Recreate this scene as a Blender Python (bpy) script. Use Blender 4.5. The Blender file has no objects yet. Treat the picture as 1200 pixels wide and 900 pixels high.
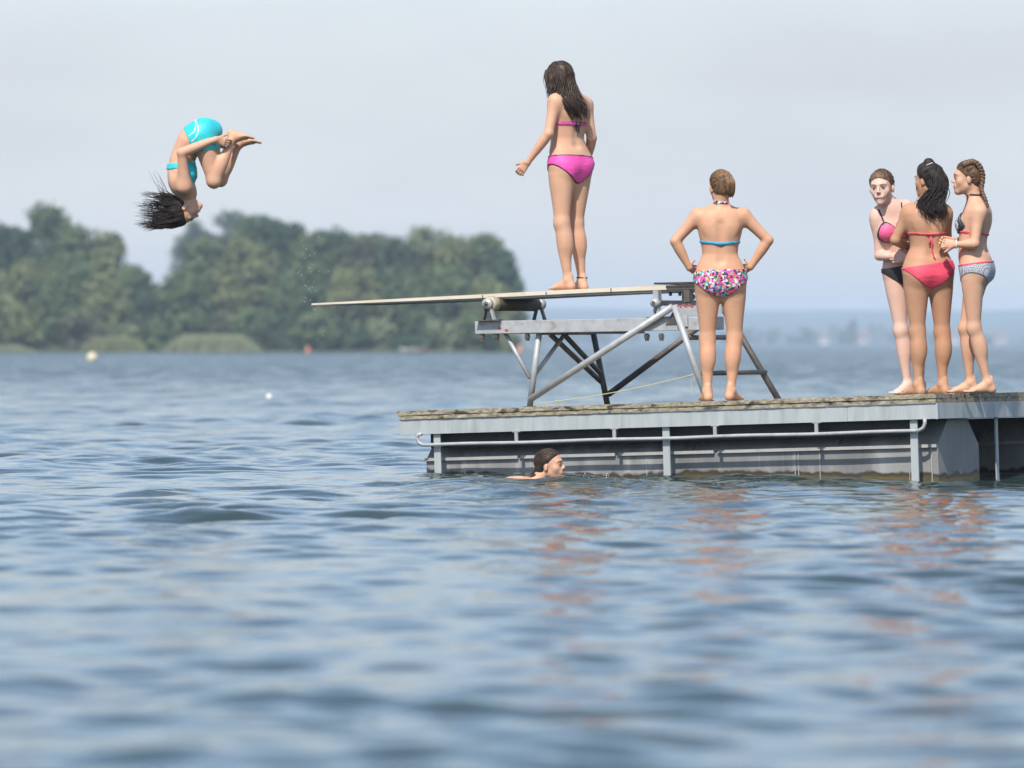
# Swimming platform on a lake: built in metres, camera at the origin looking along +Y
APERTURE = 0.062; SUN_STR = 3.9; SKY_STR = 0.15; DUST = 0.75; EXPO = 0.48
HAZE = 2.4e-4; HAZE_COL = (0.72,0.85,1.0,1)
VEIL_H, VEIL_Z, VEIL_COL = 0.94, 0.07, (3.15,3.17,3.40,1)
WATER_COL = (0.028,0.047,0.043); WAMP = 0.58; WBUMP = 1.0
import bpy, bmesh, math, random
import numpy as np
from mathutils import Vector, Matrix
random.seed(7); RNG = np.random.default_rng(11)
scene = bpy.context.scene
COL = scene.collection
F = 6560.0          # focal length in photo pixels (1200 px wide)
HCAM = 0.945        # eye height above the lake
HOR = 403.0         # horizon row
def W(px, py, Y):
    return Vector(((px-600)/F*Y, Y, HCAM-(py-HOR)/F*Y))
V = Vector
# ---------------------------------------------------------------- tagging
def tag(o, label=None, cat=None, group=None, kind=None):
    if label: o['label'] = label
    if cat: o['category'] = cat
    if group: o['group'] = group
    if kind: o['kind'] = kind
    return o
def empty(name, loc=(0,0,0), mat=None):
    o = bpy.data.objects.new(name, None); COL.objects.link(o)
    o.empty_display_size = 0.2
    if mat is not None: o.matrix_world = mat
    else: o.location = loc
    return o
# ---------------------------------------------------------------- materials
def mat(name, c1, c2=None, rough=0.5, metal=0.0, scale=8.0, detail=5.0, bump=0.0, bscale=None,
        stretch=None, lo=0.35, hi=0.65, spec=0.5, sss=0.0, c3=None, s3=2.0, t3=(0.55,0.7), coord='Object'):
    m = bpy.data.materials.new(name); m.use_nodes = True
    nt = m.node_tree; N = nt.nodes; Lk = nt.links
    b = N['Principled BSDF']
    b.inputs['Roughness'].default_value = rough; b.inputs['Metallic'].default_value = metal
    b.inputs['Specular IOR Level'].default_value = spec
    tc = N.new('ShaderNodeTexCoord'); src = tc.outputs[coord]
    if stretch:
        mp = N.new('ShaderNodeMapping'); mp.inputs['Scale'].default_value = stretch
        Lk.new(src, mp.inputs['Vector']); src = mp.outputs['Vector']
    if c2 is None:
        c2 = tuple(x*0.86 for x in c1)
    n = N.new('ShaderNodeTexNoise'); n.inputs['Scale'].default_value = scale; n.inputs['Detail'].default_value = detail
    n.inputs['Roughness'].default_value = 0.6
    Lk.new(src, n.inputs['Vector'])
    r = N.new('ShaderNodeValToRGB'); r.color_ramp.elements[0].position = lo; r.color_ramp.elements[1].position = hi
    r.color_ramp.elements[0].color = (*c1,1); r.color_ramp.elements[1].color = (*c2,1)
    Lk.new(n.outputs['Fac'], r.inputs['Fac']); out = r.outputs['Color']
    if c3:
        n3 = N.new('ShaderNodeTexNoise'); n3.inputs['Scale'].default_value = s3; n3.inputs['Detail'].default_value = 6
        Lk.new(src, n3.inputs['Vector'])
        mr = N.new('ShaderNodeMapRange'); mr.inputs['From Min'].default_value = t3[0]; mr.inputs['From Max'].default_value = t3[1]
        Lk.new(n3.outputs['Fac'], mr.inputs['Value'])
        mx = N.new('ShaderNodeMix'); mx.data_type = 'RGBA'; mx.inputs['B'].default_value = (*c3,1)
        Lk.new(mr.outputs['Result'], mx.inputs['Factor']); Lk.new(out, mx.inputs['A']); out = mx.outputs['Result']
    Lk.new(out, b.inputs['Base Color'])
    if bump:
        bn = N.new('ShaderNodeTexNoise'); bn.inputs['Scale'].default_value = bscale or scale*3; bn.inputs['Detail'].default_value = 6
        Lk.new(src, bn.inputs['Vector'])
        bp = N.new('ShaderNodeBump'); bp.inputs['Strength'].default_value = bump; bp.inputs['Distance'].default_value = 0.01
        Lk.new(bn.outputs['Fac'], bp.inputs['Height']); Lk.new(bp.outputs['Normal'], b.inputs['Normal'])
    if sss:
        b.inputs['Subsurface Weight'].default_value = sss
        b.inputs['Subsurface Radius'].default_value = (1.0, 0.35, 0.2); b.inputs['Subsurface Scale'].default_value = 0.012
    m['out'] = 0
    return m
# ---------------------------------------------------------------- mesh collector
class MB:
    def __init__(s): s.v = []; s.f = []
    def add(s, vs, fs):
        n = len(s.v); s.v += [tuple(x) for x in vs]; s.f += [tuple(i+n for i in q) for q in fs]; return s
    def box(s, lo, hi):
        x0,y0,z0 = lo; x1,y1,z1 = hi
        return s.add([(x0,y0,z0),(x1,y0,z0),(x1,y1,z0),(x0,y1,z0),(x0,y0,z1),(x1,y0,z1),(x1,y1,z1),(x0,y1,z1)],
                     [(0,3,2,1),(4,5,6,7),(0,1,5,4),(1,2,6,5),(2,3,7,6),(3,0,4,7)])
    def bar(s, a, b, w, h, up=(0,0,1)):      # rectangular bar from a to b
        a = V(a); b = V(b); d = (b-a).normalized(); up = V(up)
        sd = d.cross(up)
        if sd.length < 1e-4: sd = d.cross(V((0,1,0)))
        sd.normalize(); u2 = sd.cross(d).normalized()
        vs = []
        for p in (a, b):
            for i, j in ((-1,-1),(1,-1),(1,1),(-1,1)): vs.append(p+sd*(i*w/2)+u2*(j*h/2))
        return s.add(vs, [(0,1,2,3),(7,6,5,4),(0,4,5,1),(1,5,6,2),(2,6,7,3),(3,7,4,0)])
    def tube(s, pts, r, n=10, cap=True):     # r: number or list
        pts = [V(p) for p in pts]; m = len(pts)
        rr = r if isinstance(r, (list, tuple)) else [r]*m
        t0 = (pts[1]-pts[0]).normalized()
        ref = t0.cross(V((0,0,1)))
        if ref.length < 1e-3: ref = t0.cross(V((0,1,0)))
        ref.normalize(); vs = []
        for i in range(m):
            t = (pts[min(i+1,m-1)]-pts[max(i-1,0)])
            t = t.normalized() if t.length > 1e-9 else t0
            ref = ref - t*ref.dot(t)
            if ref.length < 1e-6: ref = t.orthogonal()
            ref.normalize(); b = t.cross(ref)
            for k in range(n):
                a = 2*math.pi*k/n
                vs.append(pts[i]+(ref*math.cos(a)+b*math.sin(a))*rr[i])
        fs = []
        for i in range(m-1):
            for k in range(n):
                fs.append((i*n+k, i*n+(k+1)%n, (i+1)*n+(k+1)%n, (i+1)*n+k))
        if cap:
            fs.append(tuple(range(n-1,-1,-1))); fs.append(tuple((m-1)*n+k for k in range(n)))
        return s.add(vs, fs)
    def prism(s, poly, a, b):                 # polygon of 3-D points extruded by vector b-a
        d = V(b)-V(a); n = len(poly); vs = [V(p) for p in poly]+[V(p)+d for p in poly]
        return s.add(vs, [tuple(range(n-1,-1,-1)), tuple(range(n,2*n))]+[(i,(i+1)%n,(i+1)%n+n,i+n) for i in range(n)])
    def ball(s, c, r, n=12, m=8):
        c = V(c); rx,ry,rz = r if isinstance(r,(tuple,list)) else (r,r,r); vs=[]; fs=[]
        for j in range(m+1):
            th = math.pi*j/m
            for i in range(n):
                a = 2*math.pi*i/n
                vs.append((c.x+rx*math.sin(th)*math.cos(a), c.y+ry*math.sin(th)*math.sin(a), c.z+rz*math.cos(th)))
        for j in range(m):
            for i in range(n):
                fs.append((j*n+i,(j+1)*n+i,(j+1)*n+(i+1)%n,j*n+(i+1)%n))
        return s.add(vs, fs)
    def build(s, name, m, parent=None, smooth=False, bevel=0.0):
        me = bpy.data.meshes.new(name); me.from_pydata(s.v, [], s.f); me.update()
        bm = bmesh.new(); bm.from_mesh(me); bmesh.ops.recalc_face_normals(bm, faces=bm.faces[:])
        bm.to_mesh(me); bm.free()
        me.materials.append(m)
        if smooth:
            me.polygons.foreach_set('use_smooth', [True]*len(me.polygons))
        o = bpy.data.objects.new(name, me); COL.objects.link(o)
        if parent: o.parent = parent
        if bevel:
            md = o.modifiers.new('bevel', 'BEVEL'); md.width = bevel; md.segments = 2; md.limit_method = 'ANGLE'
        return o
def np_mesh(name, verts, quads, m, parent=None, smooth=True):
    me = bpy.data.meshes.new(name)
    nv = len(verts); nf = len(quads); k = quads.shape[1]
    me.vertices.add(nv); me.vertices.foreach_set('co', np.asarray(verts, np.float32).ravel())
    me.loops.add(nf*k); me.loops.foreach_set('vertex_index', np.asarray(quads, np.int32).ravel())
    me.polygons.add(nf); me.polygons.foreach_set('loop_start', np.arange(0, nf*k, k, dtype=np.int32))
    me.polygons.foreach_set('use_smooth', np.full(nf, smooth))
    me.update(calc_edges=True); me.validate()
    me.materials.append(m)
    o = bpy.data.objects.new(name, me); COL.objects.link(o)
    if parent: o.parent = parent
    return o
# ================================================================ camera, light, sky
cd = bpy.data.cameras.new('camera'); cam = bpy.data.objects.new('camera', cd); COL.objects.link(cam)
cam.location = (0,0,HCAM); cam.rotation_euler = (math.radians(90),0,0)
cd.sensor_width = 36; cd.lens = F/1200*36; cd.shift_y = -(450-HOR)/1200
cd.clip_start = 0.1; cd.clip_end = 40000
cd.dof.use_dof = True; cd.dof.focus_distance = 39.6
cd.dof.aperture_fstop = (cd.lens/1000)/APERTURE
scene.camera = cam
SUN_EL, SUN_H = math.radians(50), V((-0.30,-0.954,0)).normalized()
sd = V((SUN_H.x*math.cos(SUN_EL), SUN_H.y*math.cos(SUN_EL), math.sin(SUN_EL)))
sl = bpy.data.lights.new('sun','SUN'); sl.energy = SUN_STR; sl.angle = math.radians(0.53); sl.color = (1,0.955,0.88)
so = bpy.data.objects.new('sun', sl); COL.objects.link(so); so.location = (-20,-40,60)
so.rotation_euler = sd.to_track_quat('Z','Y').to_euler()
w = bpy.data.worlds.new('World'); scene.world = w; w.use_nodes = True
nt = w.node_tree; N = nt.nodes; LK = nt.links
bg = N['Background']; bg.inputs['Strength'].default_value = SKY_STR
sky = N.new('ShaderNodeTexSky'); sky.sky_type = 'NISHITA'; sky.sun_disc = False
sky.sun_elevation = SUN_EL; sky.sun_rotation = math.atan2(SUN_H.x, SUN_H.y) % (2*math.pi)
sky.air_density = 1.0; sky.dust_density = DUST; sky.ozone_density = 1.0; sky.altitude = 400
# thin, very soft veil of cloud in the sky
tc = N.new('ShaderNodeTexCoord'); mp = N.new('ShaderNodeMapping'); mp.inputs['Scale'].default_value = (1,1,3.4)
LK.new(tc.outputs['Generated'], mp.inputs['Vector'])
nz = N.new('ShaderNodeTexNoise'); nz.inputs['Scale'].default_value = 9.0; nz.inputs['Detail'].default_value = 4; nz.inputs['Roughness'].default_value = 0.45
LK.new(mp.outputs['Vector'], nz.inputs['Vector'])
mr = N.new('ShaderNodeMapRange'); mr.inputs['From Min'].default_value = 0.38; mr.inputs['From Max'].default_value = 0.72
mr.inputs['To Min'].default_value = 0.90; mr.inputs['To Max'].default_value = 1.10
LK.new(nz.outputs['Fac'], mr.inputs['Value'])
# the veil is thick towards the horizon and thin overhead
spz = N.new('ShaderNodeSeparateXYZ'); LK.new(tc.outputs['Generated'], spz.inputs[0])
vz = N.new('ShaderNodeMapRange'); vz.interpolation_type = 'SMOOTHSTEP'; vz.inputs['From Min'].default_value = 0.0; vz.inputs['From Max'].default_value = 0.24
vz.inputs['To Min'].default_value = VEIL_H; vz.inputs['To Max'].default_value = VEIL_Z; LK.new(spz.outputs['Z'], vz.inputs['Value'])
vm = N.new('ShaderNodeMath'); vm.operation = 'MULTIPLY'; vm.use_clamp = True; LK.new(vz.outputs['Result'], vm.inputs[0]); LK.new(mr.outputs['Result'], vm.inputs[1])
mx = N.new('ShaderNodeMix'); mx.data_type = 'RGBA'; mx.inputs['B'].default_value = VEIL_COL
LK.new(vm.outputs[0], mx.inputs['Factor']); LK.new(sky.outputs['Color'], mx.inputs['A'])
LK.new(mx.outputs['Result'], bg.inputs['Color'])
vs_ = scene.view_settings; vs_.view_transform = 'Standard'; vs_.look = 'None'; vs_.gamma = 1; vs_.exposure = EXPO
scene.cycles.use_denoising = True
scene.cycles.max_bounces = 6; scene.cycles.volume_bounces = 1; scene.cycles.caustics_reflective = False; scene.cycles.caustics_refractive = False
scene.cycles.sample_clamp_indirect = 4

# ================================================================ haze (homogeneous air box)
if HAZE > 0:
    hm = bpy.data.materials.new('haze_air'); hm.use_nodes = True; n2 = hm.node_tree
    n2.nodes.remove(n2.nodes['Principled BSDF'])
    pv = n2.nodes.new('ShaderNodeVolumePrincipled'); pv.inputs['Color'].default_value = HAZE_COL
    pv.inputs['Density'].default_value = HAZE; pv.inputs['Anisotropy'].default_value = 0.0
    n2.links.new(pv.outputs['Volume'], n2.nodes['Material Output'].inputs['Volume'])
    hz = MB().box((-2500,-150,-4),(2500,8500,50)).build('haze', hm); tag(hz, kind='stuff')

# ================================================================ water: one sheet out to the horizon with modelled waves
def water_material():
    m = bpy.data.materials.new('lake_water'); m.use_nodes = True
    nt = m.node_tree; N = nt.nodes; LK = nt.links; b = N['Principled BSDF']
    b.inputs['Base Color'].default_value = (*WATER_COL,1)
    b.inputs['Roughness'].default_value = 0.06; b.inputs['IOR'].default_value = 1.333
    # waves too small to model far out roughen the surface there (wind on open water)
    g = N.new('ShaderNodeNewGeometry'); sp = N.new('ShaderNodeSeparateXYZ'); LK.new(g.outputs['Position'], sp.inputs[0])
    rr = N.new('ShaderNodeMapRange'); rr.inputs['From Min'].default_value = 42; rr.inputs['From Max'].default_value = 170
    rr.inputs['To Min'].default_value = 0.07; rr.inputs['To Max'].default_value = 0.33
    LK.new(sp.outputs['Y'], rr.inputs['Value'])
    tc = N.new('ShaderNodeTexCoord')
    # gusts: rougher and smoother patches offshore
    gm = N.new('ShaderNodeMapping'); gm.inputs['Scale'].default_value = (0.95,0.13,1); LK.new(tc.outputs['Object'], gm.inputs['Vector'])
    gn = N.new('ShaderNodeTexNoise'); gn.inputs['Scale'].default_value = 1; gn.inputs['Detail'].default_value = 5; gn.inputs['Roughness'].default_value = 0.7; LK.new(gm.outputs['Vector'], gn.inputs['Vector'])
    g1 = N.new('ShaderNodeMapRange'); g1.inputs['From Min'].default_value = 0.3; g1.inputs['From Max'].default_value = 0.7; g1.inputs['To Min'].default_value = 0.25; g1.inputs['To Max'].default_value = 1.6; LK.new(gn.outputs['Fac'], g1.inputs['Value'])
    gmul = N.new('ShaderNodeMath'); gmul.operation = 'MULTIPLY'; LK.new(rr.outputs['Result'], gmul.inputs[0]); LK.new(g1.outputs['Result'], gmul.inputs[1]); LK.new(gmul.outputs[0], b.inputs['Roughness'])
    hs = None
    for sc_, st, amp in (((0.5,0.9,1),1.0,0.055),((2.2,3.4,1),1.0,0.016),((7,10,1),1.0,0.003)):
        mp = N.new('ShaderNodeMapping'); mp.inputs['Scale'].default_value = sc_
        LK.new(tc.outputs['Object'], mp.inputs['Vector'])
        n = N.new('ShaderNodeTexNoise'); n.inputs['Scale'].default_value = st; n.inputs['Detail'].default_value = 3
        LK.new(mp.outputs['Vector'], n.inputs['Vector'])
        ml = N.new('ShaderNodeMath'); ml.operation = 'MULTIPLY'; ml.inputs[1].default_value = amp
        LK.new(n.outputs['Fac'], ml.inputs[0])
        if hs is None: hs = ml.outputs[0]
        else:
            ad = N.new('ShaderNodeMath'); ad.operation = 'ADD'; LK.new(hs, ad.inputs[0]); LK.new(ml.outputs[0], ad.inputs[1]); hs = ad.outputs[0]
    bp = N.new('ShaderNodeBump'); bp.inputs['Strength'].default_value = WBUMP; bp.inputs['Distance'].default_value = 1.0
    LK.new(hs, bp.inputs['Height']); LK.new(bp.outputs['Normal'], b.inputs['Normal'])
    return m
def make_water():
    d = [-120,-40,-15,-5,0,3,6,8]
    x = 9.0
    while x < 600: d.append(x); x *= 1.0023
    while x < 900: d.append(x); x *= 1.009
    while x < 12000: d.append(x); x *= 1.10
    d = np.array(d, np.float64)
    nc = 460
    inner = np.linspace(-1,1,nc)
    ext = 1+np.cumsum(0.02*1.42**np.arange(20))
    g = np.concatenate([-ext[::-1], inner, ext])
    hw = 3.0+np.maximum(d,0)*0.135
    X = (hw[:,None]*g[None,:]).astype(np.float32); D = np.repeat(d[:,None], len(g), 1).astype(np.float32)
    pr = np.gradient(d); pc = hw*2/nc
    pitch = np.maximum(np.abs(pr), pc)
    lim = np.ones(len(g)); lim[:20] = 0; lim[-20:] = 0; lim[20:40] = np.linspace(0,1,20); lim[-40:-20] = np.linspace(1,0,20)
    rng = np.random.default_rng(5)
    Z = np.zeros_like(X)
    nw = 130
    lams = np.exp(rng.uniform(math.log(0.26), math.log(3.6), nw))
    for lam in lams:
        th = rng.normal(0.12, 0.62)+math.pi/2
        if rng.random() < 0.15: th += rng.uniform(-1.2,1.2)
        k = 2*math.pi/lam; kx, ky = k*math.cos(th), k*math.sin(th)
        amp = WAMP*0.0044*lam**0.56*math.exp(-(lam/2.6)**2)*rng.uniform(0.5,1.5)
        wgt = np.clip((lam/pitch-2.2)/2.5, 0, 1)
        r0 = np.nonzero(wgt > 0)[0]
        if not len(r0): continue
        a, b = r0[0], r0[-1]+1
        ph = kx*X[a:b]+ky*D[a:b]+rng.uniform(0,6.283)
        Z[a:b] += ((amp*wgt[a:b])[:,None]*np.sin(ph)).astype(np.float32)
    # gusts: patches of rougher and calmer water
    gst = 1+0.20*np.sin(X*0.35+D*0.11+1.0)*np.sin(D*0.19+0.6)+0.22*np.sin(X*0.9-D*0.31)
    calm = 0.60+0.40*np.clip((D-24)/14,0,1)+0.10*np.exp(-((D-48)/8.0)**2)
    Z *= gst*calm
    # crests a little sharper than troughs
    Z += 2.0*Z*np.abs(Z)
    # spreading rings where swimmers and jumpers went in, wash round the swimmer
    for cx, cy, rr, am, lam in ((-2.6,44.0,3.0,0.014,0.62),(-1.0,45.0,2.4,0.012,0.55),(0.25,38.7,1.0,0.012,0.46),(1.1,38.8,0.9,0.012,0.42)):
        R = np.sqrt((X-cx)**2+(D-cy)**2)
        Z += (am*np.exp(-(R/rr)**2)*np.cos(2*math.pi*R/lam+0.6*np.sin(3*np.arctan2(D-cy,X-cx)))).astype(np.float32)*(R < 3*rr)
    Z *= lim[None,:]
    co = np.stack([X,D,Z],-1).reshape(-1,3)
    nr, ncl = X.shape
    i = np.arange(nr*ncl).reshape(nr,ncl)
    q = np.stack([i[:-1,:-1],i[:-1,1:],i[1:,1:],i[1:,:-1]],-1).reshape(-1,4)
    o = np_mesh('water', co, q, water_material()); tag(o, kind='structure')
make_water()

# ================================================================ far shore: land, hills, far wood, houses
land_m = mat('shore_soil', (0.12,0.11,0.07),(0.07,0.09,0.04), rough=0.9, scale=0.2)
hill_m = mat('hill_fields', (0.06,0.085,0.05),(0.035,0.055,0.035), rough=1, scale=0.006, detail=4)
def terrain(name, x0,x1,nx, y0,y1,ny, fn, m):
    xs = np.linspace(x0,x1,nx); ys = np.linspace(y0,y1,ny); Xg,Yg = np.meshgrid(xs,ys); Zg = fn(Xg,Yg)
    i = np.arange(nx*ny).reshape(ny,nx)
    q = np.stack([i[:-1,:-1],i[:-1,1:],i[1:,1:],i[1:,:-1]],-1).reshape(-1,4)
    o = np_mesh(name, np.stack([Xg,Yg,Zg],-1).reshape(-1,3), q, m); tag(o, kind='structure'); return o
def headland(Xg,Yg):
    end = 0.5-2.0*((Yg-611)/60)
    a = np.clip((Yg-608.5+0.8*np.sin(Xg*0.35))/8,-0.3,1)*np.clip((1000-Yg)/10,-0.3,1)*np.clip((end-Xg)/4,-0.3,1)
    return a*0.28+0.03*np.sin(Xg*0.7)*np.sin(Yg*0.5)
terrain('headland_shore', -240,6,150, 600,1010,120, headland, land_m)
def hills(Xg,Yg):
    t = np.clip((Yg-3150)/60,-0.2,1)*0.8
    r = np.clip((Yg-4300)/2200,0,1); r = r*r*(3-2*r)
    ridge = 37+3.2*np.sin(Xg/310+0.8)+1.6*np.sin(Xg/120+2)+0.7*np.sin(Xg/47)
    near = np.clip((Yg-3400)/900,0,1)*7*(0.6+0.4*np.sin(Xg/210+Yg/400))
    return t+r*ridge*np.clip((8300-Yg)/1500,0,1)+near*(1-r)
terrain('hills', -2300,2300,140, 3100,8300,80, hills, hill_m)

def leaf_mat(name, c, c2):
    m = mat(name, c, c2, rough=0.65, scale=0.45, detail=3, lo=0.3, hi=0.7, spec=0.25)
    return m
LEAF = {'dark': leaf_mat('leaf_dark',(0.034,0.064,0.030),(0.062,0.102,0.042)),
        'mid': leaf_mat('leaf_mid',(0.062,0.100,0.036),(0.110,0.150,0.054)),
        'olive': leaf_mat('leaf_olive',(0.115,0.138,0.048),(0.170,0.182,0.072)),
        'pale': leaf_mat('leaf_pale',(0.120,0.158,0.078),(0.185,0.210,0.105)),
        'brown': leaf_mat('leaf_brown',(0.090,0.082,0.050),(0.078,0.098,0.042))}
bark_m = mat('bark',(0.10,0.085,0.065),(0.06,0.05,0.04), rough=0.9, scale=3, stretch=(1,1,0.2))
def crown_mesh(name, h, rad, clumps, leaves, leaf, rng, low=0.12, wisp=0.0, m=None):
    """uneven crown: leaf-sized faces on the shells of clumps spread through a crown volume (unit: metres)"""
    C = []; lim = []
    for i in range(clumps):
        t = rng.uniform(low,0.97)
        prof = (0.62+0.38*math.sin(math.pi*min(1,(t-low)/(1-low)*0.9+0.12)))*(1-0.50*max(0,t-0.72)/0.28)
        a = rng.uniform(0,6.283); rr = rad*prof*math.sqrt(rng.uniform(0.05,1))*0.86
        C.append((math.cos(a)*rr, math.sin(a)*rr, t*h)); lim.append(rng.uniform(0.8,1.5)*(0.65+0.12*rad)*(1-wisp*0.3))
    C = np.array(C); lim = np.array(lim)
    n = clumps*leaves
    idx = np.repeat(np.arange(clumps), leaves)
    dv = rng.normal(size=(n,3)); dv /= np.linalg.norm(dv,axis=1)[:,None]
    rad_ = lim[idx]*rng.uniform(0.55,1.18+wisp*0.6,n)
    P = C[idx]+dv*rad_[:,None]*np.array([1,1,0.8])
    nrm = dv+rng.normal(size=(n,3))*0.7; nrm /= np.linalg.norm(nrm,axis=1)[:,None]
    t1 = np.cross(nrm, rng.normal(size=(n,3))); t1 /= np.linalg.norm(t1,axis=1)[:,None]; t2 = np.cross(nrm,t1)
    s = leaf*rng.uniform(0.6,1.3,n)[:,None]
    q = np.stack([P-t1*s-t2*s*0.5, P+t1*s*0.2-t2*s*0.8, P+t1*s+t2*s*0.4, P-t1*s*0.1+t2*s*0.8],1).reshape(-1,3)
    return q, np.arange(n*4).reshape(n,4), C
def make_tree(name, h, rad, colour, seed, clumps=46, leaves=90, leaf=0.30, low=0.14, wisp=0.0, name_cr='crown'):
    rng = np.random.default_rng(seed)
    root = empty(name)
    q, f, C = crown_mesh('crown', h, rad, clumps, leaves, leaf, rng, low, wisp)
    np_mesh(name_cr, q, f, LEAF[colour], root, smooth=False)
    mb = MB(); r0 = 0.022*h
    bend = rng.uniform(-0.04,0.04)*h
    mb.tube([(0,0,-0.6),(bend*0.2,0,h*0.2),(bend*0.6,0.1,h*0.5),(bend,0,h*0.86)], [r0*1.25,r0,r0*0.7,r0*0.18], n=7)
    for k in range(7):
        c = C[rng.integers(len(C))]; z = max(h*0.12, c[2]*0.62)
        mb.tube([(bend*z/h,0,z),(c[0]*0.5,c[1]*0.5,(z+c[2])/2+0.2),(c[0],c[1],c[2])], [r0*0.45,r0*0.3,r0*0.08], n=5)
    mb.build('trunk' if name_cr == 'crown' else 'stem', bark_m, root, smooth=True)
    return root
# ---------------------------------------------------------------- trees of the wooded headland (px, top row, width px, distance, kind, wispiness, label)
TREES = [
 (-75,285,95,640,'mid',0.2,'broad green tree at the far left of the wooded headland'),
 (-20,272,90,648,'dark',0.2,'dark tree left of the pair of wispy tops at the left end of the headland'),
 (10,274,74,652,'dark',0.2,'dark round-topped tree at the left edge, beside the wispy tallest one'),
 (56,248,66,655,'mid',1.0,'wispy thin-topped tree standing highest above the left shore'),
 (86,276,56,648,'mid',0.5,'mid green tree leaning against the right side of the highest wispy tree'),
 (126,282,52,645,'olive',0.4,'olive tree with rounded top just left of the sky gap between two groups'),
 (156,322,34,640,'mid',0.5,'lower sloping tree at the left side of the sky gap'),
 (28,318,76,628,'olive',0.3,'olive green mid-height tree in front of the dark left-edge tree'),
 (82,318,66,626,'mid',0.3,'mid-height green tree with pale trunk showing, left of the sky gap'),
 (120,328,44,624,'olive',0.3,'yellowish mid-height tree below the olive rounded top'),
 (178,352,40,636,'dark',0.3,'small dark tree filling the foot of the sky gap'),
 (226,268,54,930,'dark',0.2,'hazy blue-green tree rising steeply at the right side of the sky gap'),
 (272,259,80,930,'dark',0.2,'hazy broad dome-shaped tree, tallest of the right-hand group'),
 (312,266,62,672,'dark',0.2,'dark tree on the right shoulder of the tallest dome'),
 (240,288,52,640,'mid',0.3,'fuller green tree in front of the hazy trees right of the sky gap'),
 (338,268,40,650,'dark',0.4,'narrow pointed dark tree in the middle of the right-hand group'),
 (290,290,70,634,'olive',0.3,'olive green tree before the tallest dome'),
 (366,284,56,648,'mid',0.3,'light green rounded tree directly above the outer half of the diving board'),
 (398,280,50,656,'dark',0.2,'dark tree right of the rounded tree above the diving board tip'),
 (432,286,58,650,'brown',0.2,'brownish-tinged tree near the middle of the right-hand group'),
 (494,276,50,655,'pale',0.7,'pale loose-topped tree, high point of the right-hand end'),
 (464,292,54,646,'dark',0.2,'dark tree between the brownish and the pale loose-topped tree'),
 (530,288,54,646,'olive',0.5,'olive tree right of the pale loose-topped tree'),
 (566,284,56,650,'mid',0.3,'green tree with high shoulder second from the right end of the wood'),
 (184,346,36,668,'mid',0.4,'low hazy tree seen through the sky gap between the two groups'),
 (296,262,60,700,'mid',0.2,'hazy tree merging with the right side of the tallest dome'),
 (384,281,64,930,'dark',0.2,'dark hazy tree closing the skyline behind the rounded tree'),
 (450,284,70,930,'dark',0.2,'dark hazy tree on the level skyline left of the pale loose-topped tree'),
 (516,283,70,930,'mid',0.2,'hazy tree on the level skyline right of the pale loose-topped tree'),
 (110,290,60,930,'dark',0.2,'dark hazy tree between the highest wispy tree and the olive one'),
 (588,304,40,640,'dark',0.2,'dark tree at the right tip of the wooded headland'),
 (214,330,46,628,'mid',0.3,'mid green lower tree above the left end of the pale reed bank'),
 (352,322,60,630,'mid',0.3,'leafy lower tree behind the tip of the diving board'),
 (412,326,62,630,'olive',0.3,'olive lower tree behind the outer third of the diving board'),
 (470,326,62,632,'mid',0.3,'green lower tree behind the middle of the diving board'),
 (528,326,60,632,'mid',0.3,'green lower tree behind the board left of the roller'),
 (574,336,48,628,'olive',0.3,'olive lower tree behind the board roller at the right end'),
]
for i,(px,py,wd,Y,colr,wisp,lab) in enumerate(TREES):
    h = (413.2-py)/F*Y*1.02; rad = wd/2/F*Y*1.30
    t = make_tree('tree', h, rad, colr, 100+i, clumps=int(62+wd*0.6), leaves=85, leaf=0.30, low=0.05, wisp=wisp)
    p = W(px,413,Y); t.location = (p.x,Y,0.2); t.rotation_euler = (0,0,i*1.3)
    tag(t, lab, 'tree', 'trees of the wooded headland')
BUSH = [
 (-30,372,80,'olive','olive waterside bush outside the left frame edge'),
 (22,366,60,'olive','olive waterside bush at the left edge of the picture'),
 (60,380,44,'mid','low green bush just left of the pale yellow buoy'),
 (96,372,46,'brown','brownish bush above the pale yellow buoy'),
 (146,372,44,'pale','pale yellow-green willow bush above the small green reed clump'),
 (182,382,36,'mid','dark little bush between the two reed clumps'),
 (226,366,46,'mid','green bush rising behind the left end of the pale reed bank'),
 (262,372,44,'brown','brownish bush rising behind the middle of the pale reed bank'),
 (298,368,44,'mid','bush rising behind the right end of the pale reed bank'),
 (330,378,44,'dark','dark bush just right of the pale reed bank'),
 (366,372,46,'mid','bush directly above the small orange buoy'),
 (404,376,46,'dark','dark bush right of the small orange buoy'),
 (440,380,50,'pale','pale dome-shaped bush overhanging the water left of the small boats'),
 (482,390,36,'dark','dark low bush behind the two small boats'),
 (516,382,50,'pale','pale rounded bush right of the small boats'),
 (552,378,40,'mid','green bush left of the steel tower beam end'),
 (584,382,42,'olive','olive bush seen under the tower beam'),
]
for i,(px,py,wd,colr,lab) in enumerate(BUSH):
    Y = 614+((i*37)%5)*1.2
    t = make_tree('shore_bush', (413.6-py)/F*Y, wd/2/F*Y*1.1, colr, 300+i, clumps=18, leaves=90, leaf=0.30, low=0.03, name_cr='foliage')
    p = W(px,413,Y); t.location = (p.x,Y,0.02); tag(t, lab, 'bush', 'bushes along the headland shore')
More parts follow.
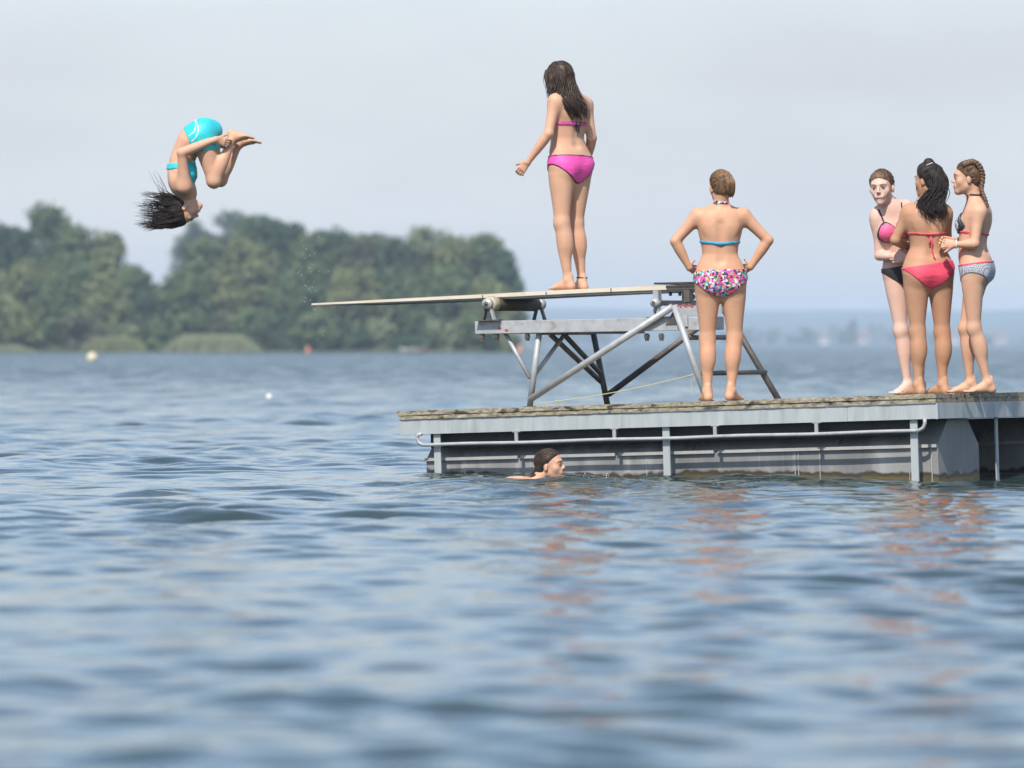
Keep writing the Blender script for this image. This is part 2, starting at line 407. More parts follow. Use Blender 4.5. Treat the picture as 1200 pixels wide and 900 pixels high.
# reed beds: nobody could count the stems
reed_m = mat('reeds',(0.19,0.225,0.10),(0.24,0.245,0.12), rough=0.8, scale=0.3, spec=0.2)
reed_p = mat('dry_reeds',(0.30,0.295,0.18),(0.235,0.255,0.14), rough=0.8, scale=0.3, spec=0.2)
def reeds(name, px0, px1, top, m, seed, Y, lab):
    rng = np.random.default_rng(seed); n = 5200
    t = rng.uniform(0,1,n); x = (px0+(px1-px0)*t-600)/F*Y
    prof = np.clip(np.minimum(t,1-t)*4.5,0.12,1)**0.6
    y = Y+rng.uniform(-2,2.6,n); h = (414-top)/F*Y*prof*rng.uniform(0.72,1.05,n)
    a = rng.uniform(0,6.283,n); wd = 0.05; lean = rng.normal(0,0.16,(n,2))
    dx, dy = np.cos(a)*wd, np.sin(a)*wd; z0 = np.full(n,-0.2)
    q = np.stack([np.stack([x-dx,y-dy,z0],1),np.stack([x+dx,y+dy,z0],1),np.stack([x+dx*.3+lean[:,0],y+dy*.3+lean[:,1],h],1),np.stack([x-dx*.3+lean[:,0],y-dy*.3+lean[:,1],h],1)],1).reshape(-1,3)
    o = np_mesh(name, q, np.arange(n*4).reshape(n,4), m, None, False)
    tag(o, lab, 'reeds', kind='stuff')
reeds('reed_bed', 96,170,396, reed_m, 3, 609, 'small green reed clump at the foot of the left wood')
reeds('reed_bed', 192,304,393, reed_p, 4, 609, 'long pale dry reed bank along the water right of the sky gap')
reeds('reed_bed', -60,40,405, reed_p, 5, 610, 'low strip of pale reeds at the left edge of the shore')
# far wood on the opposite shore: reads as one mass
rng = np.random.default_rng(21); vs=[]; n_c = 520
cx = rng.uniform(-900,1300,n_c); cy = rng.uniform(3225,3420,n_c); ch = rng.uniform(5,11.5,n_c)*(0.75+0.35*np.sin(cx/75)+0.2*np.sin(cx/31+1))
P=[];Q=[]
for i in range(n_c):
    n = 46; d = rng.normal(size=(n,3)); d /= np.linalg.norm(d,axis=1)[:,None]
    c = np.array([cx[i],cy[i],ch[i]*0.5+1.0])+d*np.array([ch[i]*0.62,ch[i]*0.5,ch[i]*0.52])*rng.uniform(0.6,1.05,(n,1))
    t1 = rng.normal(size=(n,3)); t1 /= np.linalg.norm(t1,axis=1)[:,None]; t2 = np.cross(t1,d); s = 1.4
    P.append(np.stack([c-t1*s,c-t2*s,c+t1*s,c+t2*s],1).reshape(-1,3))
P = np.concatenate(P)
o = np_mesh('far_wood', P, np.arange(len(P)).reshape(-1,4), LEAF['dark'], None, False)
tag(o,'blue hazy belt of woodland along the opposite shore','woodland',kind='stuff')
# a tall poplar and small houses on the opposite shore
t = make_tree('tree', 13.5, 2.6, 'dark', 77, clumps=40, leaves=70, leaf=0.6, low=0.06)
p = W(1000,403,3205); t.location=(p.x,3205,0.8); tag(t,'tall narrow hazy poplar rising above the far wood left of the three women','tree')
wall_m = mat('render_wall',(0.62,0.55,0.48),(0.55,0.50,0.45), rough=0.9, scale=0.5); wall_p = mat('pink_wall',(0.46,0.38,0.34),(0.44,0.36,0.32), rough=0.9, scale=0.5)
roof_m = mat('roof_tiles',(0.17,0.13,0.12),(0.15,0.11,0.10), rough=0.85, scale=1.0)
dark_glass = mat('window_glass',(0.03,0.035,0.04), rough=0.15)
for px,wd,m,lab in ((1011,9,wall_p,'tiny pinkish far house on the opposite shore, left of the woman in black briefs'),
                    (1118,10,wall_m,'tiny pale far house showing between the right two women'),
                    (966,8,wall_m,'tiny pale far house right of the ladder across the lake'),
                    (1172,11,wall_p,'tiny pinkish far house across the lake at the right edge')):
    Y = 3204; p = W(px,403,Y); h = empty('house',(p.x,Y,0.7)); s = wd*0.62/2
    MB().prism([(-s,-3.5,0),(s,-3.5,0),(s,-3.5,5),(-s,-3.5,5)],(0,-3.5,0),(0,3.5,0)).build('wall',m,h)
    MB().prism([(-s-.5,-4.1,4.9),(-s-.5,4.1,4.9),(-s-.5,0,8.2)],(-s-.5,0,0),(s+.5,0,0)).build('roof',roof_m,h)
    for k in (-0.55,0,0.55):
        MB().box((k*s*1.1-.5,-3.56,2.2),(k*s*1.1+.5,-3.4,3.7)).build('window',dark_glass,h)
    tag(h,lab,'house','houses on the opposite shore')

# ---------------------------------------------------------------- buoys and little boats
def plastic(n,c): return mat(n,c,rough=0.45,scale=3,bump=0.05)
def buoy(px, py, Y, r, m, lab, spar=False):
    p = W(px,py,Y); o = empty('buoy',(p.x,Y,0))
    mb = MB().ball((0,0,r*0.55),r,16,12).build('float',m,o,True)
    MB().tube([(0,0,r*1.4),(0,0,r*1.75)],r*0.16,8).build('eyelet',steel_dk,o,True)
    if spar: MB().tube([(0,0,r),(0,0,r*2.3),(0,0,r*2.7)],[r*0.55,r*0.42,r*0.1],10).build('topmark',m,o,True)
    tag(o,lab,'buoy','buoys on the lake'); return o
steel_dk = mat('dark_steel',(0.10,0.10,0.10),(0.06,0.055,0.05),rough=0.5,metal=0.7)
buoy(108,419,312,0.30,plastic('cream_plastic',(0.72,0.62,0.40)),'round cream-yellow buoy floating off the left shore')
buoy(315.5,466,96,0.055,plastic('white_plastic',(0.80,0.80,0.78)),'tiny white float in the open water left of the platform')
buoy(361,411,560,0.30,plastic('orange_plastic',(0.60,0.22,0.12)),'orange buoy with a pointed topmark below the diving board tip',True)
buoy(609,411,575,0.34,plastic('peach_plastic',(0.62,0.34,0.22)),'peach-orange buoy far off beneath the tower beam',True)
def boat(px,Y,L,m,lab):
    p = W(px,413,Y); o = empty('rowing_boat',(p.x,Y,0.0)); o.rotation_euler=(0,0,0.25)
    sec=[]; 
    for k in range(9):
        t=-1+k/4; w=0.62*(1-abs(t)**2.4); x=t*L/2; z=0.42+0.16*t*t
        sec.append([(x,-w,z),(x,-w*0.75,0.1),(x,0,-0.12),(x,w*0.75,0.1),(x,w,z),(x,w*0.86,z-.02),(x,0,0.05),(x,-w*0.86,z-.02)])
    vs=[q for s in sec for q in s]; fs=[]
    for k in range(8):
        for j in range(8): fs.append((k*8+j,k*8+(j+1)%8,(k+1)*8+(j+1)%8,(k+1)*8+j))
    MB().add(vs,fs).build('hull',m,o,True)
    for x in (-L*0.2,L*0.18): MB().box((x-.12,-.5,.28),(x+.12,.5,.33)).build('bench',wall_m,o)
    tag(o,lab,'boat','small boats by the far shore')
boat(478,590,1.9,plastic('cream_boat',(0.34,0.32,0.27)),'small cream boat moored below the dark bush on the far shore')
boat(492,592,1.6,plastic('red_boat',(0.26,0.15,0.12)),'small reddish boat beside the cream one on the far shore')
# ================================================================ swimming platform (tilted raft)
P0 = W(468,482,40.9); P1 = W(1098,461.5,38.7)
eU = (P1-P0).normalized(); eV = V((-eU.y,eU.x,0)).normalized(); eW = eU.cross(eV).normalized(); LU = (P1-P0).length
MP = Matrix((( eU.x,eV.x,eW.x,P0.x),(eU.y,eV.y,eW.y,P0.y),(eU.z,eV.z,eW.z,P0.z),(0,0,0,1)))
CAMP = V((0,0,HCAM))
def L(px,py,v):
    """local (u,v,w) on the platform of the point seen at px,py at depth v behind the front edge"""
    d = V(((px-600)/F,1,-(py-HOR)/F)); q = CAMP-P0
    t = (v-q.dot(eV))/d.dot(eV); h = q+d*t
    return V((h.dot(eU),v,h.dot(eW)))
def deck(u,v,w=0.0): return MP @ V((u,v,w))
def deck_px(px,v):
    l = L(px,470,v); return deck(l.x,v)
def nodes_of(m): return m.node_tree.nodes, m.node_tree.links
galv = mat('galvanised_steel',(0.47,0.495,0.475),(0.37,0.395,0.385),rough=0.55,metal=0.25,scale=5,detail=8,stretch=(2.2,2.2,0.35),bump=0.1,c3=(0.30,0.315,0.31),s3=4,t3=(0.56,0.75))
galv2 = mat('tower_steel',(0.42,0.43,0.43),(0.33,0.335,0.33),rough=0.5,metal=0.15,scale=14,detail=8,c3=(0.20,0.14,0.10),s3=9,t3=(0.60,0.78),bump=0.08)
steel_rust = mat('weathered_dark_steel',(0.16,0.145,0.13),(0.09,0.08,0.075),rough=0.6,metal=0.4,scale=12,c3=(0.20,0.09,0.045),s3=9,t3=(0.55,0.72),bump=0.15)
steel_blk = mat('black_steel',(0.055,0.05,0.048),(0.035,0.033,0.03),rough=0.6,metal=0.2,scale=12)
wood = mat('weathered_planks',(0.42,0.365,0.25),(0.20,0.165,0.115),rough=0.85,scale=10,detail=10,stretch=(3.2,5,7),lo=0.36,hi=0.60,bump=0.4,bscale=12,c3=(0.045,0.038,0.028),s3=3.5,t3=(0.54,0.66))
def pontoon_material():
    m = mat('pontoon_plate',(0.27,0.262,0.245),(0.17,0.167,0.16),rough=0.55,scale=1.6,detail=9,stretch=(1.4,1.4,0.5),bump=0.12,c3=(0.33,0.32,0.30),s3=3,t3=(0.55,0.7))
    N,LK = nodes_of(m); b = N['Principled BSDF']; old = b.inputs['Base Color'].links[0].from_socket
    g = N.new('ShaderNodeNewGeometry'); sp = N.new('ShaderNodeSeparateXYZ'); LK.new(g.outputs['Position'],sp.inputs[0])
    # drip streaks (vertical) and a band of algae where the plate meets the lake
    tc = N.new('ShaderNodeTexCoord'); mp = N.new('ShaderNodeMapping'); mp.inputs['Scale'].default_value=(16,16,0.8); LK.new(tc.outputs['Object'],mp.inputs['Vector'])
    n = N.new('ShaderNodeTexNoise'); n.inputs['Scale'].default_value=1; n.inputs['Detail'].default_value=5; LK.new(mp.outputs['Vector'],n.inputs['Vector'])
    r = N.new('ShaderNodeMapRange'); r.inputs['From Min'].default_value=0.60; r.inputs['From Max'].default_value=0.74; r.inputs['To Max'].default_value=0.42; LK.new(n.outputs['Fac'],r.inputs['Value'])
    m1 = N.new('ShaderNodeMix'); m1.data_type='RGBA'; m1.inputs['B'].default_value=(0.46,0.45,0.42,1); LK.new(r.outputs['Result'],m1.inputs['Factor']); LK.new(old,m1.inputs['A'])
    n2 = N.new('ShaderNodeTexNoise'); n2.inputs['Scale'].default_value=7; n2.inputs['Detail'].default_value=7; LK.new(tc.outputs['Object'],n2.inputs['Vector'])
    ad = N.new('ShaderNodeMath'); ad.operation='MULTIPLY_ADD'; ad.inputs[1].default_value=-0.12; LK.new(n2.outputs['Fac'],ad.inputs[0])
    gx = N.new('ShaderNodeMapRange'); gx.inputs['From Min'].default_value=0.5; gx.inputs['From Max'].default_value=1.7; gx.inputs['To Min'].default_value=0.06; gx.inputs['To Max'].default_value=0.022; LK.new(sp.outputs['X'],gx.inputs['Value'])
    az = N.new('ShaderNodeMath'); az.operation='ADD'; LK.new(sp.outputs['Z'],az.inputs[0]); LK.new(gx.outputs['Result'],az.inputs[1]); LK.new(az.outputs[0],ad.inputs[2])
    r1 = N.new('ShaderNodeMapRange'); r1.inputs['From Min'].default_value=0.018; r1.inputs['From Max'].default_value=0.0; LK.new(ad.outputs[0],r1.inputs['Value'])
    m2 = N.new('ShaderNodeMix'); m2.data_type='RGBA'; m2.inputs['B'].default_value=(0.045,0.032,0.020,1); LK.new(r1.outputs['Result'],m2.inputs['Factor']); LK.new(m1.outputs['Result'],m2.inputs['A'])
    r2 = N.new('ShaderNodeMapRange'); r2.inputs['From Min'].default_value=-0.012; r2.inputs['From Max'].default_value=-0.030; LK.new(ad.outputs[0],r2.inputs['Value'])
    cr = N.new('ShaderNodeValToRGB'); cr.color_ramp.elements[0].color=(0.17,0.115,0.035,1); cr.color_ramp.elements[1].color=(0.07,0.065,0.022,1); cr.color_ramp.elements[0].position=.4; cr.color_ramp.elements[1].position=.6; LK.new(n2.outputs['Fac'],cr.inputs['Fac'])
    m3 = N.new('ShaderNodeMix'); m3.data_type='RGBA'; LK.new(r2.outputs['Result'],m3.inputs['Factor']); LK.new(m2.outputs['Result'],m3.inputs['A']); LK.new(cr.outputs['Color'],m3.inputs['B'])
    LK.new(m3.outputs['Result'],b.inputs['Base Color'])
    return m
pont_m = pontoon_material()
flange_m = mat('flange_metal',(0.40,0.39,0.365),(0.32,0.31,0.29),rough=0.6,scale=9)
PL = empty('swimming_platform', mat=MP)
tag(PL,'grey steel swimming platform with weathered plank deck on pontoons, tilted slightly down to the left','platform')
DV = 3.3
# boards: laid side by side along the long edge, two or three lengths per row, chipped edges
mb = MB(); rng = random.Random(3); v = -0.018
while v < DV:
    wv = 0.138; cuts = [0, rng.uniform(1.1,1.9), rng.uniform(2.6,3.3), LU+0.014]
    if v > 0 : cuts = [0, rng.uniform(1.2,2.9), LU+0.014]
    for a,b in zip(cuts[:-1],cuts[1:]):
        n = max(6,int((b-a)/0.05)); vs=[]; z0 = rng.uniform(-.003,.002)
        for k in range(n+1):
            u = a+0.002+(b-a-0.004)*k/n-0.016; j = lambda s: rng.uniform(-s,s)
            vs += [(u,v+j(.002),-0.030+j(.001)),(u,v+j(.002),z0+j(.0025)),(u,v+wv,z0+j(.002)),(u,v+wv,-0.030)]
        fs = [(0,1,2,3),(4*n+3,4*n+2,4*n+1,4*n)]
        for k in range(n):
            for q in range(4): fs.append((4*k+q,4*k+(q+1)%4,4*k+4+(q+1)%4,4*k+4+q))
        mb.add(vs,fs)
    v += wv+0.008
mb.build('deck_boards',wood,PL)
mb = MB(); u = 0.0                                            # under-boards round the rim
while u < LU-0.05:
    b = min(LU-0.002,u+rng.uniform(0.9,1.6)); n=int((b-u)/0.06)+2; vs=[]; fs=[]
    for k in range(n+1):
        x=u+(b-u-.004)*k/n; j=lambda s: rng.uniform(-s,s)
        vs += [(x,-.011+j(.003),-.062),(x,-.011+j(.003),-.0325),(x,.12,-.0325),(x,.12,-.062)]
    fs=[(0,1,2,3),(4*n+3,4*n+2,4*n+1,4*n)]+[(4*k+q,4*k+(q+1)%4,4*k+4+(q+1)%4,4*k+4+q) for k in range(n) for q in range(4)]
    mb.add(vs,fs); u=b
mb.box((LU-.12,.125,-.062),(LU-.002,DV,-.0325)).box((0,.125,-.062),(.12,DV,-.0325))
mb.build('rim_boards',wood,PL)
fz0, fz1 = -0.172, -0.064
for a,b in ((0.0,1.86),(1.862,3.66),(3.662,LU)):
    MB().box((a,0.0,fz0),(b,0.008,fz1)).build('fascia',galv,PL)
MB().box((LU-.008,.0085,fz0),(LU-.0002,DV,fz1)).build('fascia',galv,PL)
MB().box((0,.0085,fz0),(.008,DV,fz1)).build('fascia',galv,PL)
MB().box((.009,DV-.01,fz0),(LU-.009,DV,fz1)).build('fascia',galv,PL)
MB().box((LU-.016,-.0025,fz0-.002),(LU+.0025,.016,fz1-.001)).build('corner_post',galv,PL)
mb = MB()
for vv in (.012,.10,DV-.06): MB().box((.20 if vv==.10 else .01,vv,fz0-.105 if vv==.10 else fz0+.004),(LU-(.26 if vv==.10 else .01),vv+.05,fz1-.004)).build('underframe_beam',steel_blk,PL)
for uu in (.3,1.2,2.2,3.2,4.1): MB().box((uu,.16,-.160),(uu+.06,DV-.07,-.066)).build('underframe_beam',steel_blk,PL)
MB().box((LU-.95,.84,-1.0),(LU-.36,1.1,fz0+.02)).build('support',steel_blk,PL)
# hand rail hung below the fascia
RW = -0.252; ul = L(489,514,-.006).x; ur = L(1084,500,-.006).x
pts = [(ul+.04,-.006,fz0+.003),(ul+.004,-.006,fz0-.006),(ul,-.006,fz0-.030),(ul+.012,-.006,RW+.018),(ul+.045,-.006,RW+.002)]
n = 24; pts += [(ul+.08+(ur-.08-ul-.08)*k/n,-.006+0.002*math.sin(k*1.1),RW+0.0025*math.sin(k*0.9)) for k in range(n+1)]
pts += [(ur-.045,-.006,RW+.003),(ur-.012,-.006,RW+.02),(ur,-.006,fz0-.03),(ur,-.006,fz0+.002)]
rl = MB().tube(pts,0.0135,10).build('hand_rail',galv2,PL,True)
for px in (605,720,838,957):
    u = L(px,505,-.006).x
    MB().bar((u,-.006,RW+.008),(u,-.006,fz0+.001),.026,.012,up=(0,1,0)).build('hanger',galv2,rl)
    MB().box((u-.03,-.012,fz0-.006),(u+.03,.02,fz0-.0005)).build('hanger_plate',galv2,rl)
for px in (513,781.5,1072):
    u = L(px,530,.03).x
    MB().box((u-.028,.024,-1.0),(u+.028,.034,fz0-.001)).box((u-.004,.0345,-1.0),(u+.004,.075,fz0-.001)).build('post',galv,PL)
u=LU-.05
MB().box((u-.006,1.02,-1.0),(u+.004,1.06,fz0-.001)).build('post',galv,PL)
# pontoons: hexagonal section, with flange ledge and welded seams
def pontoon(v0,u0,u1):
    wv=.66; zb=-.36; o=.17; zt=fz0-.004
    sec=[(v0,-1.15),(v0,zb),(v0+o,zt),(v0+wv-o,zt),(v0+wv,zb),(v0+wv,-1.15)]
    p = MB().prism([(u0,a,b) for a,b in sec],(u0,0,0),(u1,0,0)).build('pontoon',pont_m,PL,bevel=.004)
    fl=MB(); us=[u0+.002]
    for px in (577,610,725,838,868): us.append(L(px,535,v0-.015).x)
    cuts=[us[0],L(608,535,v0).x,L(612,535,v0).x,L(722,535,v0).x,L(727,535,v0).x,L(838,535,v0).x,L(843,535,v0).x,u1-.002]
    for a,b in zip(cuts[::2],cuts[1::2]): MB().box((a,v0-.024,zb-.010),(b,v0-.001,zb+.012)).build('flange',flange_m,p)
    sm=MB()
    for px in (545,622,758,932,936,961,1066):
        uu=L(px,545,v0).x; MB().box((uu-.0025,v0-.004,-.62),(uu+.0025,v0-.0005,zb-.012)).build('seam',galv,p)
    MB().box((u1-.05,v0-.006,-.64),(u1-.044,v0-.0005,zb-.012)).build('seam',galv,p)
    cl=MB()
    for k in range(3):
        uu=u0+(u1-u0)*(.25+.28*k); MB().prism([(uu,v0-.002,zb+.014),(uu,v0+.01,zb+.014),(uu,v0+.15,zt-.02),(uu,v0+.11,zt-.02)],(uu,0,0),(uu+.012,0,0)).build('gusset',pont_m,p)
    return p
pontoon(.16,.12,LU-.085); pontoon(1.95,.12,LU-.085)

# ================================================================ diving tower
uT = L(668,470,1.4).x
TM = MP.copy(); TM.translation = deck(uT,1.4)
TW = empty('diving_tower',mat=TM); tag(TW,'low tubular steel diving stand with long cream springboard and ladder on the platform','diving board')
def T(px,py,v): q = L(px,py,v); return V((q.x-uT,v-1.4,q.z))
def Tg(px,v): q = L(px,470,v); return V((q.x-uT,v-1.4,0.0))
vn, vf = .9, 1.98
def tb(pts,r,name,m=galv2): return MB().tube(pts,r,12).build(name,m,TW,True)
def foot(p): return MB().tube([p,p+V((0,0,.012))],.05,14).build('foot_plate',steel_rust,TW)
beamz = T(700,391,vn).z
# near frame
tn = T(632,389,vn); tn2=T(632,386,vn); gn = Tg(620.5,vn); foot(gn)
tb([gn,tn],.0225,'leg')
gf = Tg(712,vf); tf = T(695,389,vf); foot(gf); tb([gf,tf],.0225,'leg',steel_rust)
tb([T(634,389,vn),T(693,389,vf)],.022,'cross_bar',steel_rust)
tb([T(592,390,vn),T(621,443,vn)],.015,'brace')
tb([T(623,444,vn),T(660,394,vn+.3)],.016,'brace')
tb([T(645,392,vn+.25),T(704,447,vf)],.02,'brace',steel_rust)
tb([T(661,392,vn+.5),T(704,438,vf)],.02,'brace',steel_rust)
lt = T(790,358,vn-.10); lb = Tg(829,vn-.10); ft_ = Tg(913,vf); fm=T(868,393,vf); ftp=T(848,363,vf)
foot(lb); foot(ft_)
tb([gn+V((.012,-.02,.06)),T(788,359.5,vn-.095)],.0255,'brace')
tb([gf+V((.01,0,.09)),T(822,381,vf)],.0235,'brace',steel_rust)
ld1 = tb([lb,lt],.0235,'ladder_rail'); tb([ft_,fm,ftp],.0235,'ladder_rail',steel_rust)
def lerp(a,b,t): return a+(b-a)*t
for (a,b) in ((T(804,395.5,vn-.10),T(868,395.5,vf)),(T(819,437.5,vn-.10),T(897,436,vf))):
    tb([a,b],.018,'rung',steel_rust)
# beams, cross plates, bolts
def beam(v,m,name='beam'):
    a0=T(558.5,376.5,v); b0=T(846,371,v); a1=T(558.5,391.5,v)
    h=(a0.z-a1.z)
    return MB().bar(V((a0.x,a0.y,a0.z-h/2)),V((b0.x,b0.y,b0.z-h/2)),.06,h).build(name,m,TW,bevel=.004), a0, h
bm1,a0,bh = beam(vn-.03,galv2)
beam(vf-.3,galv2)
for px in (575,612,640,668):
    q=T(px,384,vn); MB().box((q.x-.05,q.y+.035,q.z-bh*.45),(q.x+.05,vf-1.4-.035,q.z+bh*.42)).build('cross_plate',steel_rust,TW)
for px in (565,582,618,758,775):
    q=T(px,391.5,vn-.03); MB().tube([(q.x,q.y,q.z-.05),(q.x,q.y,q.z+.005)],.016,8).tube([(q.x,q.y,q.z-.032),(q.x,q.y,q.z-.004)],.024,6).build('bolt',steel_rust,TW)
red_m = mat('red_paint',(0.50,0.06,0.05),(0.38,0.10,0.09),rough=0.6,scale=30)
for px,py in ((588,384.8),(596,387.0)):
    q=T(px,py,vn-.03); MB().ball((q.x,q.y-.0305,q.z),(.017,.0022,.011),10,6).build('paint_mark',red_m,bm1,True)
# roller (fulcrum)
ra = T(570.5,356,vn-.10); rb = T(628.5,354.5,vn-.10+.78); ra=V((ra.x,ra.y,ra.z)); rb=V((ra.x,ra.y+.80,ra.z))
roll_m = mat('roller_rubber',(0.075,0.065,0.040),(0.13,0.10,0.06),rough=0.7,scale=6,c3=(0.05,0.055,0.03))
rr = MB().tube([ra+V((0,.075,0)),ra+V((0,.085,0)),rb-V((0,.085,0)),rb-V((0,.075,0))],[.045,.052,.052,.045],20).build('roller',roll_m,TW,True)
MB().tube([ra+V((0,.03,0)),ra+V((0,.05,0)),ra+V((0,.10,0)),ra+V((0,.12,0))],[.046,.058,.058,.05],18).build('roller_collar',mat('worn_cream',(0.46,0.40,0.28),(0.3,0.25,0.17),scale=20),rr,True)
MB().tube([ra,rb],.026,14).tube([ra-V((0,.008,0)),ra+V((0,.03,0))],.040,16).tube([rb-V((0,.03,0)),rb+V((0,.01,0))],.042,16).build('axle',galv2,rr,True)
MB().tube([ra-V((0,.012,0)),ra-V((0,.007,0))],.017,12).build('axle_nut',steel_rust,rr,True)
btop = lambda x: a0.z + (T(846,371,vn-.03).z-a0.z)*(x-a0.x)/(T(846,371,vn-.03).x-a0.x)
for yy in (ra.y+.025,rb.y-.03):
    for s in (-1,1):
        MB().bar((ra.x+s*.050,yy,btop(ra.x)+.001),(ra.x+s*.014,yy,ra.z-.01),.012,.035,up=(0,1,0)).build('roller_bracket',steel_rust if s<0 or yy>ra.y+.1 else galv2,TW)
    MB().box((ra.x-.10,yy-.04,btop(ra.x)+.0005),(ra.x+.10,yy+.04,btop(ra.x)+.008)).build('base_plate',steel_rust,TW)
# springboard: profile measured along its near edge
prof = [(365,355.5,3.0),(400,353.6,3.7),(450,350.9,4.6),(500,348.2,5.4),(550,345.6,6.0),(600,342.9,6.6),(650,340.2,6.8),(700,337.6,7.0),(750,335.4,7.2),(814,333.2,7.4)]
cream = mat('cream_board_paint',(0.66,0.60,0.49),(0.58,0.50,0.37),rough=0.6,scale=3,stretch=(1,4,4),c3=(0.42,0.33,0.20),s3=7,t3=(0.60,0.72))
sand = mat('gritty_board_top',(0.52,0.42,0.28),(0.42,0.33,0.22),rough=0.95,scale=30,bump=0.4)
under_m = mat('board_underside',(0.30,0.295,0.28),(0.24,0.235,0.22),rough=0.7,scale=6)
vb = vn+.04
def sheet(z0,z1,ya,yb,name,m,par,x0=0,x1=9):
    vs=[]; 
    for px,py,th in prof[x0:x1+1]:
        q=T(px,py,vb); t=th*0.0062
        for yy,zz in ((ya,z0*t),(ya,z1*t),(yb,z1*t),(yb,z0*t)): vs.append((q.x,q.y+yy,q.z-zz))
    n=len(vs)//4; fs=[(0,1,2,3),(4*n-1,4*n-2,4*n-3,4*n-4)]+[(4*k+q,4*k+(q+1)%4,4*k+4+(q+1)%4,4*k+4+q) for k in range(n-1) for q in range(4)]
    return MB().add(vs,fs).build(name,m,par)
bd = sheet(0.06,0.72,0,.5,'springboard',cream,TW)
sheet(0.0,0.055,.004,.496,'grip_surface',sand,bd)
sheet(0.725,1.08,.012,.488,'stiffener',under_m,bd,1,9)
sm=MB()
for px in (565.5,640,716):
    q=T(px,345.2-(px-565)*.052,vb); MB().box((q.x-.004,q.y-.0025,q.z-.032),(q.x+.004,q.y-.0003,q.z-.004)).build('joint_mark',steel_rust,bd)
q0=T(764,334.8,vb); q1=T(811,333.2,vb)
MB().bar(q0+V((0,.25,.016)),q1+V((0,.25,.012)),.44,.014).build('rubber_mat',steel_blk,bd)
MB().bar(T(781,337.0,vb-.005)+V((0,0,.006)),T(814,335.8,vb-.005)+V((0,0,.006)),.02,.018).build('clamp_strip',steel_blk,bd)
# rear mount
def zt(px): return T(px,341,vb)
mt=T(768.5,355,vn-.02)
tp=T(768.5,340.6,vb)
MB().box((mt.x-.022,mt.y,mt.z+.02),(mt.x+.022,mt.y+.05,tp.z)).box((mt.x-.022,mt.y+.44,mt.z+.02),(mt.x+.022,mt.y+.5,tp.z)).build('mount_post',galv2,TW)
hb=T(766,355,vn-.05)
MB().tube([hb,hb+V((0,.09,0))],.030,16).tube([hb+V((0,.09,0)),hb+V((0,.62,0))],.02,12).build('hinge_pin',galv2,TW,True)
MB().tube([hb-V((0,.006,0)),hb-V((0,.0005,0))],.014,12).build('hinge_nut',steel_rust,TW)
for s in (-1,1): MB().bar((hb.x+s*.032,hb.y+.05,btop(hb.x)+.001),(hb.x+s*.008,hb.y+.05,hb.z-.01),.014,.03,up=(0,1,0)).build('hinge_bracket',galv2,TW)
MB().box((hb.x-.07,hb.y+.0,btop(hb.x)+.0005),(hb.x+.07,hb.y+.12,btop(hb.x)+.008)).build('base_plate',steel_rust,TW)
m2=T(805,354,vn+.02); t2=T(805,339.5,vb)
MB().box((m2.x-.026,m2.y,m2.z),(m2.x+.022,m2.y+.06,t2.z)).build('mount_post',steel_rust,TW)
MB().bar(T(770,354.2,vn+.02)+V((0,.03,0)),T(815,353.6,vn+.02)+V((0,.03,0)),.05,.022).build('mount_rail',steel_blk,TW)
for px in (781,792):
    q=T(px,341,vb); MB().tube([(q.x,q.y+.06,q.z-.035),(q.x,q.y+.06,q.z+.01)],.012,8).build('bolt',steel_rust,TW)
k0=T(811,348,vn+.1); MB().ball(k0,(.022,.03,.025),10,8).build('mount_cap',steel_rust,TW,True)
q=T(791,356,vn+.03); q2=T(846,369.5,vn+.03); q3=T(846,357,vn+.03)
pl=MB().bar(V((q.x,q.y,(q3.z+q2.z)/2)),V((q3.x,q.y,(q3.z+q2.z)/2+.01)),.02,q3.z-q2.z-.008).build('end_plate',galv2,TW)
rm=MB()
for k in range(9):
    a=793+k*2.3; p_=T(a,357.4+(k%3)*.9,vn+.018); MB().ball((p_.x,p_.y,p_.z),(.0085,.002,.009-.002*(k%2)),8,5).build('paint_mark',red_m,pl,True)
g=T(787,372,vn-.062); MB().prism([(g.x-.05,g.y,g.z-.05),(g.x+.06,g.y,g.z-.05),(g.x+.06,g.y,g.z+.05),(g.x+.02,g.y,g.z+.05)],(0,0,0),(0,-.006,0)).build('gusset',steel_rust,TW)
g=T(803,376,vn-.066); MB().box((g.x-.03,g.y-.006,g.z-.042),(g.x+.022,g.y,g.z+.05)).build('clamp_plate',galv2,TW)
# yellow rope
rope_m = mat('yellow_rope',(0.55,0.50,0.24),(0.46,0.42,0.20),rough=0.8,scale=60,bump=0.3,bscale=150)
def PW(px,py,v): return MP @ L(px,py,v)
pts=[PW(626+ (816-626)*t, 473.5+(438-473.5)*t+7*math.sin(math.pi*t)*0.55, vn-.12+.02*t) for t in [k/14 for k in range(15)]]
c=deck_px(624,vn-.12); o=empty('rope',c)
mb=MB(); mb.tube([p-c for p in pts],.0032,6)
mb.tube([PW(x,y,vn-.10)-c for x,y in ((816,438),(815,441),(811,445),(809.5,450),(811,455),(814.5,459.5))],.0032,6)
mb.tube([PW(x,y,vn-.11)-c for x,y in ((650,470.0),(652,469),(655,473),(653,474))],.0032,6)
mb.build('line',rope_m,o,True)
MB().ball(PW(816,438,vn-.06)-c,(.014,.05,.012),8,6).build('knot',rope_m,o,True)
tag(o,'thin yellow rope slung from the deck to the ladder under the diving board','rope')
